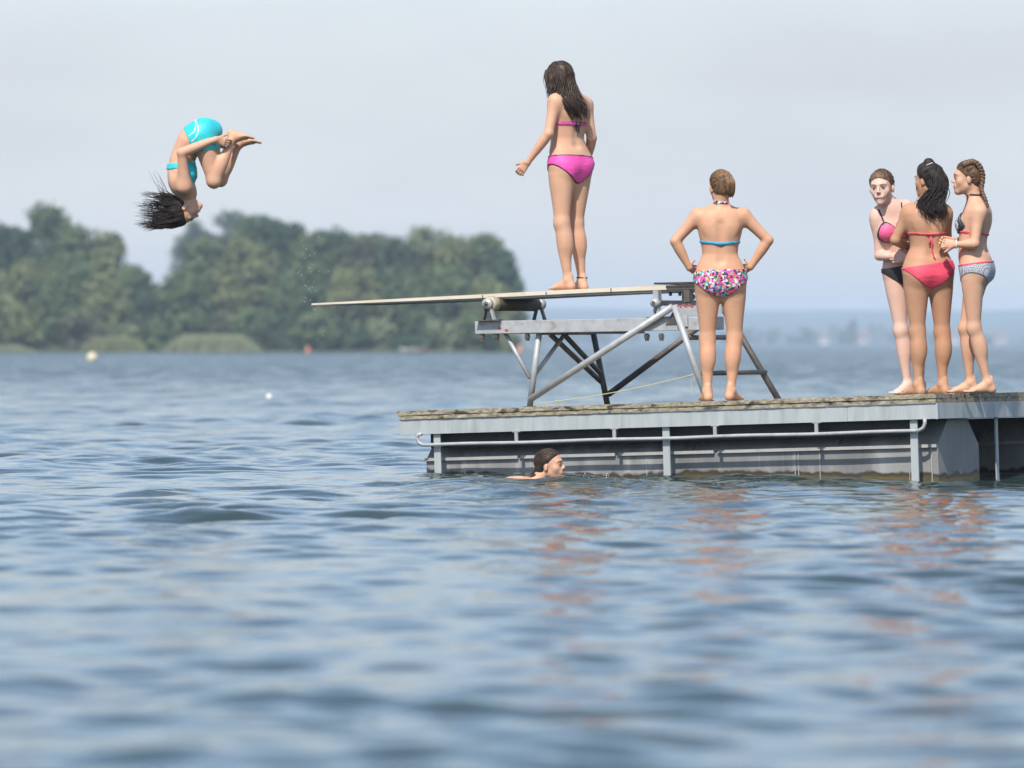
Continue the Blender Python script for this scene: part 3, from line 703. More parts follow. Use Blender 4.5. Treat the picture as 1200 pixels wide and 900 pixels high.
# ================================================================ figures: one implicit surface per body, meshed by surface nets
def surface_nets(Fd, org, h):
    ins = Fd < 0
    s = [slice(0,-1), slice(1,None)]
    cnt = np.zeros(tuple(n-1 for n in Fd.shape), np.uint8)
    for a in (0,1):
        for b in (0,1):
            for c in (0,1): cnt += ins[s[a],s[b],s[c]]
    I,J,K = np.nonzero((cnt > 0) & (cnt < 8))
    n = len(I)
    if n == 0: return np.zeros((0,3)), np.zeros((0,4),int)
    idx = np.full(cnt.shape, -1, np.int32); idx[I,J,K] = np.arange(n)
    acc = np.zeros((n,3)); num = np.zeros(n)
    cor = [(a,b,c) for a in (0,1) for b in (0,1) for c in (0,1)]
    val = {c: Fd[I+c[0],J+c[1],K+c[2]] for c in cor}
    for c in cor:
        for ax in range(3):
            if c[ax]: continue
            d = list(c); d[ax] = 1; d = tuple(d); v0, v1 = val[c], val[d]
            m = (v0 < 0) != (v1 < 0)
            t = np.where(m, v0/(np.where(v0 == v1, 1, v0-v1)), 0)
            p = np.repeat(np.array([c], float), n, 0); p[:,ax] += t
            acc += np.where(m[:,None], p, 0); num += m
    vert = (acc/num[:,None]+np.stack([I,J,K],1))*h+org
    qs = []
    for ax in range(3):
        lo = [slice(None)]*3; hi = [slice(None)]*3; lo[ax] = slice(0,-1); hi[ax] = slice(1,None)
        A, B = ins[tuple(lo)], ins[tuple(hi)]
        o1, o2 = [a for a in range(3) if a != ax]
        e = np.array(np.nonzero(A != B)); ok = (e[o1] > 0) & (e[o2] > 0) & (e[o1] < Fd.shape[o1]-1) & (e[o2] < Fd.shape[o2]-1); e = e[:,ok]
        flip = A[tuple(e)]
        def at(d1,d2):
            q = e.copy(); q[o1] -= d1; q[o2] -= d2; return idx[tuple(q)]
        q = np.stack([at(0,0),at(1,0),at(1,1),at(0,1)],1)
        if ax == 1: flip = ~flip
        q[~flip] = q[~flip][:,::-1]; qs.append(q)
    q = np.concatenate(qs); q = q[(q >= 0).all(1)]
    return vert, q
def A3(v): return np.array([v[0],v[1],v[2]], np.float64)
class Sculpt:
    def __init__(s, h=0.0055): s.h = h; s.prims = []
    # each primitive: (function(x,y,z)->distance, lo, hi, blend, group)
    def _add(s, fn, lo, hi, k, g): s.prims.append((fn, np.array(lo), np.array(hi), k, g))
    def limb(s, a, b, rad, k=0.03, g='core'):
        a, b = A3(a), A3(b); d = b-a; L2 = max(d@d,1e-9); rad = np.array(rad, float); ts = np.linspace(0,1,len(rad))
        def fn(x,y,z):
            t = np.clip(((x-a[0])*d[0]+(y-a[1])*d[1]+(z-a[2])*d[2])/L2, 0, 1)
            q = np.sqrt((x-a[0]-t*d[0])**2+(y-a[1]-t*d[1])**2+(z-a[2]-t*d[2])**2)
            return q-np.interp(t, ts, rad)
        m = rad.max(); s._add(fn, np.minimum(a,b)-m, np.maximum(a,b)+m, k, g)
    def ell(s, c, ax, r, k=0.03, g='core'):         # ax: three axis vectors, r: radii along them
        c = A3(c); M = np.array([A3(q)/np.linalg.norm(A3(q)) for q in ax]); r = np.array(r, float)
        def fn(x,y,z):
            X,Y,Z = x-c[0], y-c[1], z-c[2]
            u = [(X*M[i,0]+Y*M[i,1]+Z*M[i,2]) for i in range(3)]
            k0 = np.sqrt(sum((u[i]/r[i])**2 for i in range(3))); k1 = np.sqrt(sum((u[i]/r[i]**2)**2 for i in range(3)))
            return k0*(k0-1)/np.maximum(k1,1e-6)
        m = r.max(); s._add(fn, c-m, c+m, k, g)
    def eseg(s, a, b, sd, fw, ra, rb, k=0.03, g='core'):   # elliptical tapered segment
        a, b, sd, fw = A3(a), A3(b), A3(sd), A3(fw); d = b-a; ln = np.linalg.norm(d); d = d/ln
        sd = sd-d*(sd@d); sd /= np.linalg.norm(sd); fw = np.cross(d,sd)*(1 if np.cross(d,sd)@fw > 0 else -1)
        def fn(x,y,z):
            X,Y,Z = x-a[0], y-a[1], z-a[2]
            p = X*d[0]+Y*d[1]+Z*d[2]; t = np.clip(p/ln,0,1); ov = p-t*ln
            rx = ra[0]+(rb[0]-ra[0])*t; ry = ra[1]+(rb[1]-ra[1])*t; m = np.minimum(rx,ry)
            u = X*sd[0]+Y*sd[1]+Z*sd[2]; f = X*fw[0]+Y*fw[1]+Z*fw[2]
            k0 = np.sqrt((u/rx)**2+(f/ry)**2+(ov/m)**2); k1 = np.sqrt((u/rx**2)**2+(f/ry**2)**2+(ov/m**2)**2)
            return k0*(k0-1)/np.maximum(k1,1e-6)
        m = max(*ra,*rb); s._add(fn, np.minimum(a,b)-m, np.maximum(a,b)+m, k, g)
    def grid(s):
        lo = np.min([p[1] for p in s.prims],0)-0.03; hi = np.max([p[2] for p in s.prims],0)+0.03
        n = np.ceil((hi-lo)/s.h).astype(int)+1
        s.org = lo; s.n = n
        s.ax = [(lo[i]+s.h*np.arange(n[i])).astype(np.float32) for i in range(3)]
    def sl(s, lo, hi, pad):
        a = np.clip(np.floor((lo-pad-s.org)/s.h).astype(int), 0, s.n-1); b = np.clip(np.ceil((hi+pad-s.org)/s.h).astype(int)+1, 1, s.n)
        return tuple(slice(a[i],b[i]) for i in range(3))
    def xyz(s, sl): return s.ax[0][sl[0]][:,None,None], s.ax[1][sl[1]][None,:,None], s.ax[2][sl[2]][None,None,:]
    def evalg(s, groups, base=None):
        Fd = np.full(s.n, 1.0, np.float32) if base is None else base.copy()
        for fn, lo, hi, k, g in s.prims:
            if g not in groups: continue
            sl = s.sl(lo, hi, max(k,0.01)+0.02); d = fn(*s.xyz(sl)).astype(np.float32); o = Fd[sl]
            if k > 0:
                hh = np.maximum(k-np.abs(o-d),0)/k; Fd[sl] = np.minimum(o,d)-hh*hh*k*0.25
            else: Fd[sl] = np.minimum(o,d)
        return Fd
def mesh_from(Fd, org, h, name, m, parent=None):
    v, q = surface_nets(Fd, org, h)
    return np_mesh(name, v, q, m, parent, True)
def unit(v): return V(v).normalized()
def rot_about(v, ax, a): return Matrix.Rotation(a,3,ax) @ V(v)

class Figure:
    """body built from joints given as photo pixels plus a depth offset in metres"""
    def __init__(s, base, scale=1.0, h=0.0055):
        s.base = V(base); s.sc = scale; s.S = Sculpt(h); s.kids = []
    def P(s, px, py, dy=0.0): return W(px,py,s.base.y+dy)-s.base
    def torso(s, P, N, fp, fc, wid=1.0, dep=1.0, mids=None, hipw=1.0, waist=1.0, bust=1.0):
        P, N = V(P), V(N); S = s.S; k = s.sc
        pts = [P]+[V(m) for m in (mids or [])]+[N]
        ln = [0]
        for a,b in zip(pts[:-1],pts[1:]): ln.append(ln[-1]+(b-a).length)
        def at(t):
            if t <= 0: return P+(pts[1]-P).normalized()*(t*ln[-1])
            x = t*ln[-1]
            for i in range(len(pts)-1):
                if x <= ln[i+1] or i == len(pts)-2:
                    f = (x-ln[i])/(ln[i+1]-ln[i]); a,b = pts[i],pts[i+1]
                    if len(pts) > 2:           # smooth through the middle joints
                        m0 = (pts[i+1]-pts[i-1])*0.5 if i > 0 else (b-a); m1 = (pts[i+2]-pts[i])*0.5 if i+2 < len(pts) else (b-a)
                        h00=2*f**3-3*f**2+1; h10=f**3-2*f**2+f; h01=-2*f**3+3*f**2; h11=f**3-f**2
                        return a*h00+m0*h10+b*h01+m1*h11
                    return a+(b-a)*f
        s.spine = at
        s.sl = ln[-1]
        def frame(t):
            u = (at(min(1,t+.06))-at(t-.06)).normalized(); f = unit(fp)*(1-t)+unit(fc)*t if 0<=t<=1 else unit(fp if t<0 else fc)
            f = (f-u*f.dot(u)).normalized(); return f.cross(u).normalized(), f, u
        s.frame = frame
        # stations: (t, half width, half depth, forward offset)
        ST = [(-.13,.105,.080,-.004),(-.02,.158*hipw,.098,-.012),(.10,.160*hipw,.100,-.008),(.22,.142*(hipw*.5+.5),.092,.0),(.38,.124*waist,.084,.004),(.52,.129*(waist*.5+.5),.085,-.002),
              (.66,.141,.092,-.006),(.78,.152,.086,-.012),(.88,.140,.066,-.014),(.95,.095,.055,-.012),(1.0,.058,.050,-.008)]
        prev = None
        for t,rx,ry,of in ST:
            sd,f,u = frame(t); c = at(t)+f*(of*k)
            cur = (c, sd, f, (rx*wid*k, ry*dep*k))
            if prev: S.eseg(prev[0], c, (prev[1]+sd), (prev[2]+f), prev[3], cur[3], k=.05)
            prev = cur
        sd,f,u = frame(0.0)
        s.pf = (V(P), sd, f, u)
        for q in (-1,1):
            S.ell(P-f*(.052*k)+sd*(q*.072*k*wid*hipw)-u*(.022*k), (sd,f,u), (.078*k*hipw,.068*k*dep,.085*k), k=.03)
        cs,cf,cu = frame(.66); cc = at(.66)
        s.cf = (V(cc), cs, cf, cu); s.bc = []
        for q in (-1,1):
            b = cc+cf*(.072*k*dep)+cs*(q*.066*k*wid)+cu*(.005); s.bc.append(b)
            if bust: S.ell(b, (cs,cf,cu), (.058*k,.046*k*bust,.056*k), k=.03)
        # shoulder blades and trapezius
        for q in (-1,1): S.ell(at(.80)-cf*(.066*k)+cs*(q*.070*k), (cs,cf,cu), (.045*k,.020*k,.062*k), k=.05)
        a_,b_ = at(.28)-frame(.28)[1]*(.117*k*dep), at(.78)-frame(.78)[1]*(.126*k*dep)
        S.prims.append((s._cap(a_,b_,.012*k), np.minimum(A3(a_),A3(b_))-.03, np.maximum(A3(a_),A3(b_))+.03, -.05, 'groove'))
    def hips(s, off=.088):
        P,sd,f,u = s.pf
        return P-sd*off*s.sc, P+sd*off*s.sc           # left, right
    def leg(s, hip, knee, ankle, toe, sole=(0,0,-1), thick=1.0, calf=1.0, back=None):
        S = s.S; k = s.sc*thick; hip,knee,ankle = V(hip),V(knee),V(ankle)
        S.limb(hip, knee, [r*k for r in (.086,.087,.081,.072,.063,.055,.051)], k=.035)
        S.limb(knee, ankle, [r*k*1.0 for r in (.051,.049,.050,.048,.042,.035,.0295,.030)], k=.03)
        toe = unit(toe); sole = unit(sole); ax = (ankle-knee).normalized()
        bk = V(back).normalized() if back is not None else (-toe-ax*(-toe).dot(ax)).normalized()
        c = knee+(ankle-knee)*.30+bk*(.020*k)
        sidev = ax.cross(bk)
        S.ell(c, (sidev,bk,ax), (.050*k*calf,.044*k*calf,.105*k), k=.03)
        S.ell(knee-bk*(.014*k), (sidev,bk,ax), (.032*k,.028*k,.042*k), k=.03)
        # foot
        k = s.sc*.92; t = (toe-sole*toe.dot(sole)).normalized(); sdv = t.cross(sole)
        heel = ankle-t*(.030*k)+sole*(.046*k); mid = ankle+t*(.05*k)+sole*(.036*k); ball = ankle+t*(.118*k)+sole*(.056*k)
        S.limb(ankle, heel, [.030*k,.029*k], k=.02); S.limb(ankle, mid, [.031*k,.030*k], k=.025)
        S.limb(ankle-bk*0+ -t*(.026*k)-sole*.04*k, heel, [.016*k,.02*k], k=.02)
        S.eseg(mid, ball, sdv, sole, (.032*k,.030*k), (.041*k,.018*k), k=.025); S.limb(heel, ball, [.026*k,.018*k], k=.03)
        for i,(o,ln,r) in enumerate(((-.028,.058,.0115),(-.011,.060,.009),(.005,.055,.0085),(.019,.048,.008),(.032,.040,.008))):
            b = ball+sdv*(o*k)+sole*(.006*k); S.limb(b, b+t*(ln*k)+sole*(.002*k), [r*k*1.1,r*k], k=.006)
        for q in (-1,1): S.ell(ankle+sdv*(q*.026*k), (t,sdv,sole), (.015,.010,.015), k=.015)
    def arm(s, sh, el, wr, thick=1.0):
        S = s.S; k = s.sc*thick; sh,el,wr = V(sh),V(el),V(wr)
        N = s.spine(.92)
        S.limb(N+(sh-N)*.15+V((0,0,.0)), sh, [.046*k,.044*k], k=.06, g='arms')
        S.limb(sh, el, [r*k for r in (.050,.048,.043,.039,.037,.035)], k=.035, g='arms')
        S.limb(el, wr, [r*k for r in (.036,.038,.036,.031,.026,.0225)], k=.015, g='arms')
        s.up = None
    def hand(s, wr, hd, pn, curl=0.35, spread=0.06, thumb_side=1, thumb_open=0.6):
        """wr wrist, hd finger direction, pn palm normal (the way the fingers curl), thumb_side sign along hd x pn"""
        S = s.S; k = s.sc*.95; wr = V(wr); hd = unit(hd); pn = V(pn); pn = (pn-hd*pn.dot(hd)).normalized(); sd = hd.cross(pn)*thumb_side
        kn = wr+hd*(.088*k)
        S.eseg(wr+hd*.008, kn-hd*(.012*k), sd, pn, (.026*k,.018*k), (.037*k,.0135*k), k=.015, g='arms')
        for i,(o,ln,r) in enumerate(((.028,.070,.0088),(.0095,.078,.009),(-.0095,.073,.0088),(-.027,.058,.0078))):
            b = kn+sd*(o*k)-hd*(.008*k); d = (hd+sd*(o*spread/.03)).normalized(); axr = d.cross(pn).normalized(); p = b
            for j,fr in enumerate((.46,.30,.26)):
                d2 = (Matrix.Rotation(curl*(0.5 if j == 0 else 1)*(1+.12*i), 3, axr) @ d) if j or curl else d
                if (Matrix.Rotation(0.1,3,axr)@d).dot(pn) < d.dot(pn): d2 = Matrix.Rotation(-curl*(0.5 if j == 0 else 1)*(1+.12*i),3,axr) @ d
                q = p+d2*(ln*fr*k); S.limb(p, q, [r*k*(1-.06*j),r*k*(.95-.06*j)], k=.004, g='arms'); p = q; d = d2
        tb_ = wr+hd*(.028*k)+sd*(.022*k); td = (hd*.72+sd*thumb_open+pn*.28).normalized(); t1 = tb_+td*(.042*k); td2 = (td+hd*.35+pn*.1).normalized()
        S.limb(tb_-td*.015, t1, [.0145*k,.0115*k], k=.012, g='arms'); S.limb(t1, t1+td2*(.032*k), [.0105*k,.0085*k], k=.004, g='arms')
    def head(s, Hc, f, u, N=None, neck=.047, size=1.0):
        S = s.S; k = s.sc*size; Hc = V(Hc); f = unit(f); u = V(u); u = (u-f*u.dot(f)).normalized(); sd = f.cross(u)
        s.hf = (Hc,sd,f,u,k); X = lambda a,b,c: Hc+sd*(a*k)+f*(b*k)+u*(c*k)
        s.X = X
        if N is not None:
            N = V(N); S.limb(N-(X(0,-.02,-.06)-N)*.15, X(0,-.018,-.055), [neck*k*1.12,neck*k,neck*k], k=.035, g='head')
            S.limb(N, X(0,-.045,-.05), [.035*k,.036*k], k=.04, g='head')
        A = (sd,f,u)
        S.ell(X(0,-.008,.022), A, (.072*k,.092*k,.082*k), k=.02, g='head')
        S.ell(X(0,.030,-.040), A, (.055*k,.056*k,.070*k), k=.03, g='head')
        S.limb(X(-.040,-.005,-.058), X(0,.064,-.096), [.019*k,.017*k], k=.03, g='head'); S.limb(X(.040,-.005,-.058), X(0,.064,-.096), [.019*k,.017*k], k=.03, g='head')
        S.ell(X(0,.074,-.098), A, (.015*k,.012*k,.013*k), k=.02, g='head')
        for q in (-1,1):
            S.ell(X(q*.035,.053,-.030), A, (.022*k,.016*k,.020*k), k=.03, g='head')
            S.limb(X(q*.012,.083,.024), X(q*.042,.066,.022), [.006*k,.006*k], k=.02, g='head')
            S.ell(X(q*.073,-.012,-.018), ((sd*1.0-f*.35*q).normalized(),f,u), (.010*k,.018*k,.030*k), k=.008, g='head')
            S.ell(X(q*.009,.097,-.029), A, (.007*k,.008*k,.0065*k), k=.008, g='head')
        S.limb(X(0,.083,.010), X(0,.104,-.023), [.0065*k,.0085*k], k=.012, g='head')
        S.ell(X(0,.083,-.060), A, (.026*k,.010*k,.014*k), k=.025, g='head')
        for q in (-1,1):
            S.prims.append((s._eye(X(q*.031,.098,.001), .0115*k), A3(X(q*.032,.098,.002))-.02, A3(X(q*.032,.098,.002))+.02, -.012, 'socket'))
    def _cap(s, a, b, r):
        a,b = A3(a),A3(b); d = b-a; L2 = d@d
        def fn(x,y,z):
            t = np.clip(((x-a[0])*d[0]+(y-a[1])*d[1]+(z-a[2])*d[2])/L2,0,1)
            return np.sqrt((x-a[0]-t*d[0])**2+(y-a[1]-t*d[1])**2+(z-a[2]-t*d[2])**2)-r
        return fn
    def _eye(s, c, r):
        c = A3(c)
        return lambda x,y,z: np.sqrt((x-c[0])**2+(y-c[1])**2+(z-c[2])**2)-r
    def finish(s, m, label, lips=None, brow=None, iris=None, face=True):
        S = s.S; S.grid()
        s.Fc = S.evalg(('core',)); Fd = S.evalg(('head','arms'), s.Fc); s.Fh = None
        for fn,lo,hi,k,g in S.prims:
            if g in ('socket','groove'):
                sl = S.sl(lo,hi,.02 if g=='socket' else .06); d = -fn(*S.xyz(sl)).astype(np.float32); o = Fd[sl]; kk = -k
                hh = np.maximum(kk-np.abs(o-d),0)/kk; Fd[sl] = np.maximum(o,d)+hh*hh*kk*.25
        s.Fb = Fd
        o = mesh_from(Fd, S.org, S.h, 'person', m); o.location = s.base
        tag(o, label, 'person'); s.o = o
        if face:
            Hc,sd,f,u,k = s.hf; X = s.X; R = Matrix((sd,f,u)).transposed()
            def blob(name, c, r, mm):
                mb = MB().ball((0,0,0),tuple(q*k for q in r),14,10); mb.v = [tuple(R@V(q)+c) for q in mb.v]
                return mb.build(name, mm, o, True)
            for q in (-1,1):
                e = blob('eye', X(q*.031,.0785,.001), (.0110,.0100,.0058), EYE_W)
                e2 = blob('iris', X(q*.031,.0862,.001), (.0050,.0028,.0050), iris or EYE_B); e2.parent = e
                mb = MB().tube([X(q*.017,.0925,.020),X(q*.034,.0905,.0245),X(q*.050,.077,.019)],[.0024*k,.0030*k,.0012*k],6); mb.build('eyebrow', brow, o, True)
                MB().tube([X(q*.021,.0885,.0068),X(q*.032,.0915,.0095),X(q*.045,.083,.0058)],[.0010*k,.0015*k,.0008*k],6).build('eyelash', brow, o, True)
            blob('lips', X(0,.0930,-.0630), (.0215,.0062,.0066), lips)
        return o
    # ---- garments: slightly inflated copies of the body surface inside a region
    def cloth(s, region, name, m, off=.005, box=None, base=None, parent=None):
        S = s.S; Fd = s.Fc if base is None else base
        if box is None: sl = tuple(slice(0,n) for n in S.n)
        else: sl = S.sl(np.array(box[0]), np.array(box[1]), .02)
        x,y,z = S.xyz(sl)
        G = np.maximum(Fd[sl]-off, region(x,y,z)).astype(np.float32)
        org = S.org+np.array([q.start for q in sl])*S.h
        G = np.pad(G, 1, constant_values=1.0); org = org-S.h
        return mesh_from(G, org, S.h, name, m, parent or s.o)
    def coords(s, fr):
        c,sd,f,u = [A3(q) for q in fr]
        def fn(x,y,z):
            X,Y,Z = x-c[0],y-c[1],z-c[2]
            return X*sd[0]+Y*sd[1]+Z*sd[2], X*f[0]+Y*f[1]+Z*f[2], X*u[0]+Y*u[1]+Z*u[2]
        return fn
    def bottoms(s, m, legcut=None, top=.08, crotch=-.125, side=-.02, p=1.25, trim=None, trim_top=None, tilt=0.0, sh=.165, frontcut=0.0, tw=.004):
        g = s.coords(s.pf); k = s.sc
        def reg(x,y,z):
            a,f,u = g(x,y,z)
            cut = (crotch+(side-crotch)*(np.minimum(np.abs(a)/(sh*k),1.3))**p)*1.0+np.where(f>0, frontcut*np.minimum(np.abs(a)/sh,1), 0)
            r = np.maximum(u-top-tilt*a, cut-u)
            if legcut is not None:
                lp,ld = A3(legcut[0]),A3(unit(legcut[1])); r = np.maximum(r, (x-lp[0])*ld[0]+(y-lp[1])*ld[1]+(z-lp[2])*ld[2])
            return np.maximum(r, np.maximum(np.abs(a)-.24, np.abs(f)-.26))
        c = A3(s.pf[0]); box = (c-.27, c+.27)
        o = s.cloth(reg,'swim_bottoms',m,.0055,box)
        if trim:
            def r2(x,y,z):
                a,f,u = g(x,y,z); r = reg(x,y,z)
                return np.maximum(np.abs(r+tw*.6)-tw, np.maximum(np.abs(a)-.235, np.abs(f)-.25))
            s.cloth(r2,'hem',trim,.0085,box,parent=o)
        if trim_top:
            def r3(x,y,z):
                a,f,u = g(x,y,z); return np.maximum(np.abs(u-top-tilt*a+.004)-.006, np.maximum(np.abs(a)-.235, np.abs(f)-.25))
            s.cloth(r3,'waistband',trim_top,.0085,box,parent=o)
        return o
    def band(s, m, fmax=.17, u0=-.05, vee=0.0, hw=.010, name='bikini_top', cups=None, cup_r=.070, trim=None, tilt=0.0, cup_m=None):
        g = s.coords(s.cf); bl = [g(*[np.float64(q) for q in A3(b)]) for b in s.bc]
        def reg(x,y,z):
            a,f,u = g(x,y,z)
            r = np.abs(u-(u0-vee*(.13-np.abs(a)))-tilt*a)-hw
            return np.maximum(np.maximum(r, np.abs(a)-.22), f-fmax)
        c = A3(s.cf[0]); box = (c-.24, c+.24)
        o = s.cloth(reg,name,m,.006,box)
        if cups:
            def r2(x,y,z, e=0.0):
                a,f,u = g(x,y,z); r = None
                for (ba,bf,bu) in bl:
                    # rounded triangle narrowing upward
                    d = np.sqrt(((a-ba)/(cup_r-.30*np.clip(u-bu,-.02,.09)))**2+((u-bu-.004)/(cup_r*1.05))**2)-1
                    d = d*cup_r*.8
                    r = d if r is None else np.minimum(r,d)
                return np.maximum(np.maximum(r, .015-f), f-fmax)
            s.cloth(r2,'cup',cup_m or m,.0075,box,parent=o)
            if trim:
                def r3(x,y,z): return np.maximum(np.abs(r2(x,y,z)+.002)-.0036, .012-g(x,y,z)[1])
                s.cloth(r3,'cup_trim',trim,.0095,box,parent=o)
        return o
    def strap(s, a, b, dirn, m, hw=.005, name='strap', parent=None, base=None, off=.0055):
        a,b,dirn = A3(a),A3(b),A3(unit(dirn)); d = b-a; ln = np.linalg.norm(d); d /= ln; n = np.cross(d,dirn); n /= np.linalg.norm(n)
        def reg(x,y,z):
            X,Y,Z = x-a[0],y-a[1],z-a[2]
            q = np.abs(X*n[0]+Y*n[1]+Z*n[2])-hw; t = X*d[0]+Y*d[1]+Z*d[2]; e = X*dirn[0]+Y*dirn[1]+Z*dirn[2]
            return np.maximum(np.maximum(q, np.maximum(-t,t-ln)), -.07-e)
        lo = np.minimum(a,b)-.12; hi = np.maximum(a,b)+.12
        return s.cloth(reg,name,m,off,(lo,hi),base=s.Fb if base is None else base,parent=parent)
    def tubes(s, name, m, lines, parent=None, n=6):
        mb = MB()
        for pts,r in lines: mb.tube(pts,r,n)
        return mb.build(name,m,parent or s.o,True)
    # ---- hair
    def cap(s, m, thick=.012, line=.020, extra=(), nape=1.0, name='hair', sideburn=True):
        """scalp hair: swollen skull cut by a hairline plane, plus any extra clump ellipsoids (centre,axes,radii)"""
        Hc,sd,f,u,k = s.hf; X = s.X; C = Sculpt(.0048); A=(sd,f,u)
        C.ell(X(0,-.010,.024),A,((.073+thick)*k,(.094+thick)*k,(.083+thick)*k),k=.02)
        C.ell(X(0,-.048,-.040+.022*(1-nape)/.15),A,((.060*nape+thick*.6)*k,(.052+thick*.6)*k,.062*nape*k),k=.03)
        for e in extra: C.ell(e[0],e[1] or A,e[2],k=.02,g='x')
        C.grid(); Fd = C.evalg(('core',)); x,y,z = C.xyz(tuple(slice(0,n) for n in C.n)); h = A3(Hc); F_,U_,S_ = A3(f),A3(u),A3(sd)
        fa = ((x-h[0])*F_[0]+(y-h[1])*F_[1]+(z-h[2])*F_[2])/k; ua = ((x-h[0])*U_[0]+(y-h[1])*U_[1]+(z-h[2])*U_[2])/k; sa = ((x-h[0])*S_[0]+(y-h[1])*S_[1]+(z-h[2])*S_[2])/k
        pl = (.77*fa-.64*ua-line+.25*np.maximum(np.abs(sa)-.035,0))*k
        # strand relief running back from the hairline
        rel = .0022*np.sin(sa*260+9*np.sin(fa*18))*np.cos(ua*50+fa*30)
        G = np.maximum(Fd+rel+thick*.85*k*np.clip(1+pl/(.040*k),0,1)**2, pl).astype(np.float32)
        if extra: G = C.evalg(('x',), G)
        return mesh_from(np.pad(G,1,constant_values=1.0), C.org-C.h, C.h, name, m, s.o)
    def scalp(s, m, targets, n=220, th=.012, line=.02, rad=.0030, seed=1, rough=.35, name='hair_lengths', spread=.12):
        """strands lying on the skull, combed from hairline and crown towards the target points (head coordinates)"""
        rng = random.Random(seed); k = s.hf[4]; R = (.073+th,.094+th,.083+th); C = (0,-.010,.024); mb = MB()
        td = [V(((t[0]-C[0])/R[0],(t[1]-C[1])/R[1],(t[2]-C[2])/R[2])).normalized() for t in targets]
        i = 0; guard = 0
        while i < n and guard < n*60:
            guard += 1
            d = V((rng.gauss(0,1),rng.gauss(0,1),rng.gauss(0,1))).normalized(); p = (C[0]+R[0]*d.x,C[1]+R[1]*d.y,C[2]+R[2]*d.z)
            pl = .77*p[1]-.64*p[2]-line+.25*max(abs(p[0])-.035,0)
            if pl > -.001 or (pl < -.02 and rng.random() > rough): continue
            t = min(td, key=lambda q: (q-d).length+rng.uniform(0,.15)); t = (t+V((rng.gauss(0,1),rng.gauss(0,1),rng.gauss(0,1)))*spread*.5).normalized()
            om = max(d.angle(t),.05); pts = []; lift = rng.uniform(-.0015,.0030); ph = rng.uniform(0,6)
            for j in range(10):
                q = j/9; e = (d*math.sin((1-q)*om)+t*math.sin(q*om))/math.sin(om); g = 1+(lift*min(1,q*3)+.0012*math.sin(ph+q*9)*q-th*.75*max(0,1-q*3.2)**1.5*(1 if pl>-.02 else 0))/.09
                pts.append(s.X(C[0]+R[0]*e.x*g,C[1]+R[1]*e.y*g,C[2]+R[2]*e.z*g))
            r = rad*rng.uniform(.6,1.3); mb.tube(pts,[r*(.25+.75*min(1,j/2.5)) for j in range(10)],4); i += 1
        return mb.build(name,m,s.o,True)
    def strands(s, m, guides, n=160, rad=.0042, wave=.0, seed=1, lenv=(.75,1.0), name='hair_lengths', jit=.006, freq=2.0):
        """guides: list of (centre, half-width vector, half-depth vector) from root to tip"""
        rng = random.Random(seed); mb = MB(); ng = len(guides); locks = [(rng.uniform(0,6.283), math.sqrt(rng.uniform(.05,1)), rng.uniform(.82,1.0)) for _ in range(max(4,n//9))]
        for i in range(n):
            a = rng.uniform(0,6.283); r = math.sqrt(rng.uniform(0.08,1)); ca0,cb0 = r*math.cos(a), r*math.sin(a); lk = min(rng.sample(locks,min(len(locks),8)), key=lambda q:(q[1]*math.cos(q[0])-ca0)**2+(q[1]*math.sin(q[0])-cb0)**2); la,lb = lk[1]*math.cos(lk[0]), lk[1]*math.sin(lk[0]); e = rng.uniform(*lenv)*(.5+.5*lk[2]); m_ = 12; pts=[]; ph = rng.uniform(0,6.28); jx = V((rng.gauss(0,1),rng.gauss(0,1),rng.gauss(0,1)))*jit
            for j in range(m_+1):
                t = e*j/m_*(ng-1); k0 = min(int(t),ng-2); q = t-k0
                def G(k_): return [V(g_) for g_ in guides[k_]]
                g0,g1 = G(k0),G(k0+1); gm = G(max(k0-1,0)); gp = G(min(k0+2,ng-1))
                def cr(x0,x1,x2,x3): return x1*1.0+((x2-x0)*.5)*q+(x0-x1*2.5+x2*2-x3*.5)*q*q+((x1-x2)*1.5+(x3-x0)*.5)*q**3
                c = cr(gm[0],g0[0],g1[0],gp[0]); w1 = g0[1]*(1-q)+g1[1]*q; w2 = g0[2]*(1-q)+g1[2]*q
                tt = j/m_; mixl = .80*tt**1.2; ca = ca0+(la-ca0)*mixl; cb = cb0+(lb-cb0)*mixl
                pts.append(c+w1*ca+w2*cb+jx*tt*1.5+w1.normalized()*(wave*tt*math.sin(ph+freq*6.28*tt))+w2.normalized()*(wave*.6*tt*math.cos(ph*1.7+freq*6.28*tt)))
            rr = rad*rng.uniform(.7,1.3)
            mb.tube(pts,[rr*(1-.75*(j/m_)**2)*(.6 if j == 0 else 1) for j in range(m_+1)],5)
        return mb.build(name,m,s.o,True)
def skin(name, c, c2, rough=.5):
    c3 = (c[0]*.98,c[1]*.90,c[2]*.87)
    return mat(name,c,c2,rough=rough,scale=14,detail=6,lo=.3,hi=.7,sss=.12,spec=.25,bump=.08,bscale=70,c3=c3,s3=6,t3=(.48,.68))
def hairm(name, c, c2, rough=.38): return mat(name,c,c2,rough=max(rough,.45),scale=30,detail=6,spec=.35,bump=.35,bscale=90)
EYE_W = mat('eye_white',(0.42,0.38,0.36),rough=.25); EYE_B = mat('iris_brown',(0.05,0.03,0.02),rough=.2)
LIP = mat('lips',(0.50,0.22,0.19),(0.46,0.19,0.17),rough=.4); 
H_WETBROWN = hairm('wet_brown_hair',(0.060,0.036,0.022),(0.028,0.017,0.011),.33)
H_BLOND = hairm('dark_blond_hair',(0.27,0.155,0.075),(0.12,0.066,0.032)); H_BLACK = hairm('black_brown_hair',(0.034,0.022,0.017),(0.010,0.007,0.006),.6)
H_BROWN = hairm('brown_hair',(0.19,0.105,0.055),(0.075,0.041,0.022)); BROW = mat('brow',(0.16,0.095,0.06),rough=.7); BROWD = mat('brow_dark',(0.02,0.013,0.010),rough=.7)
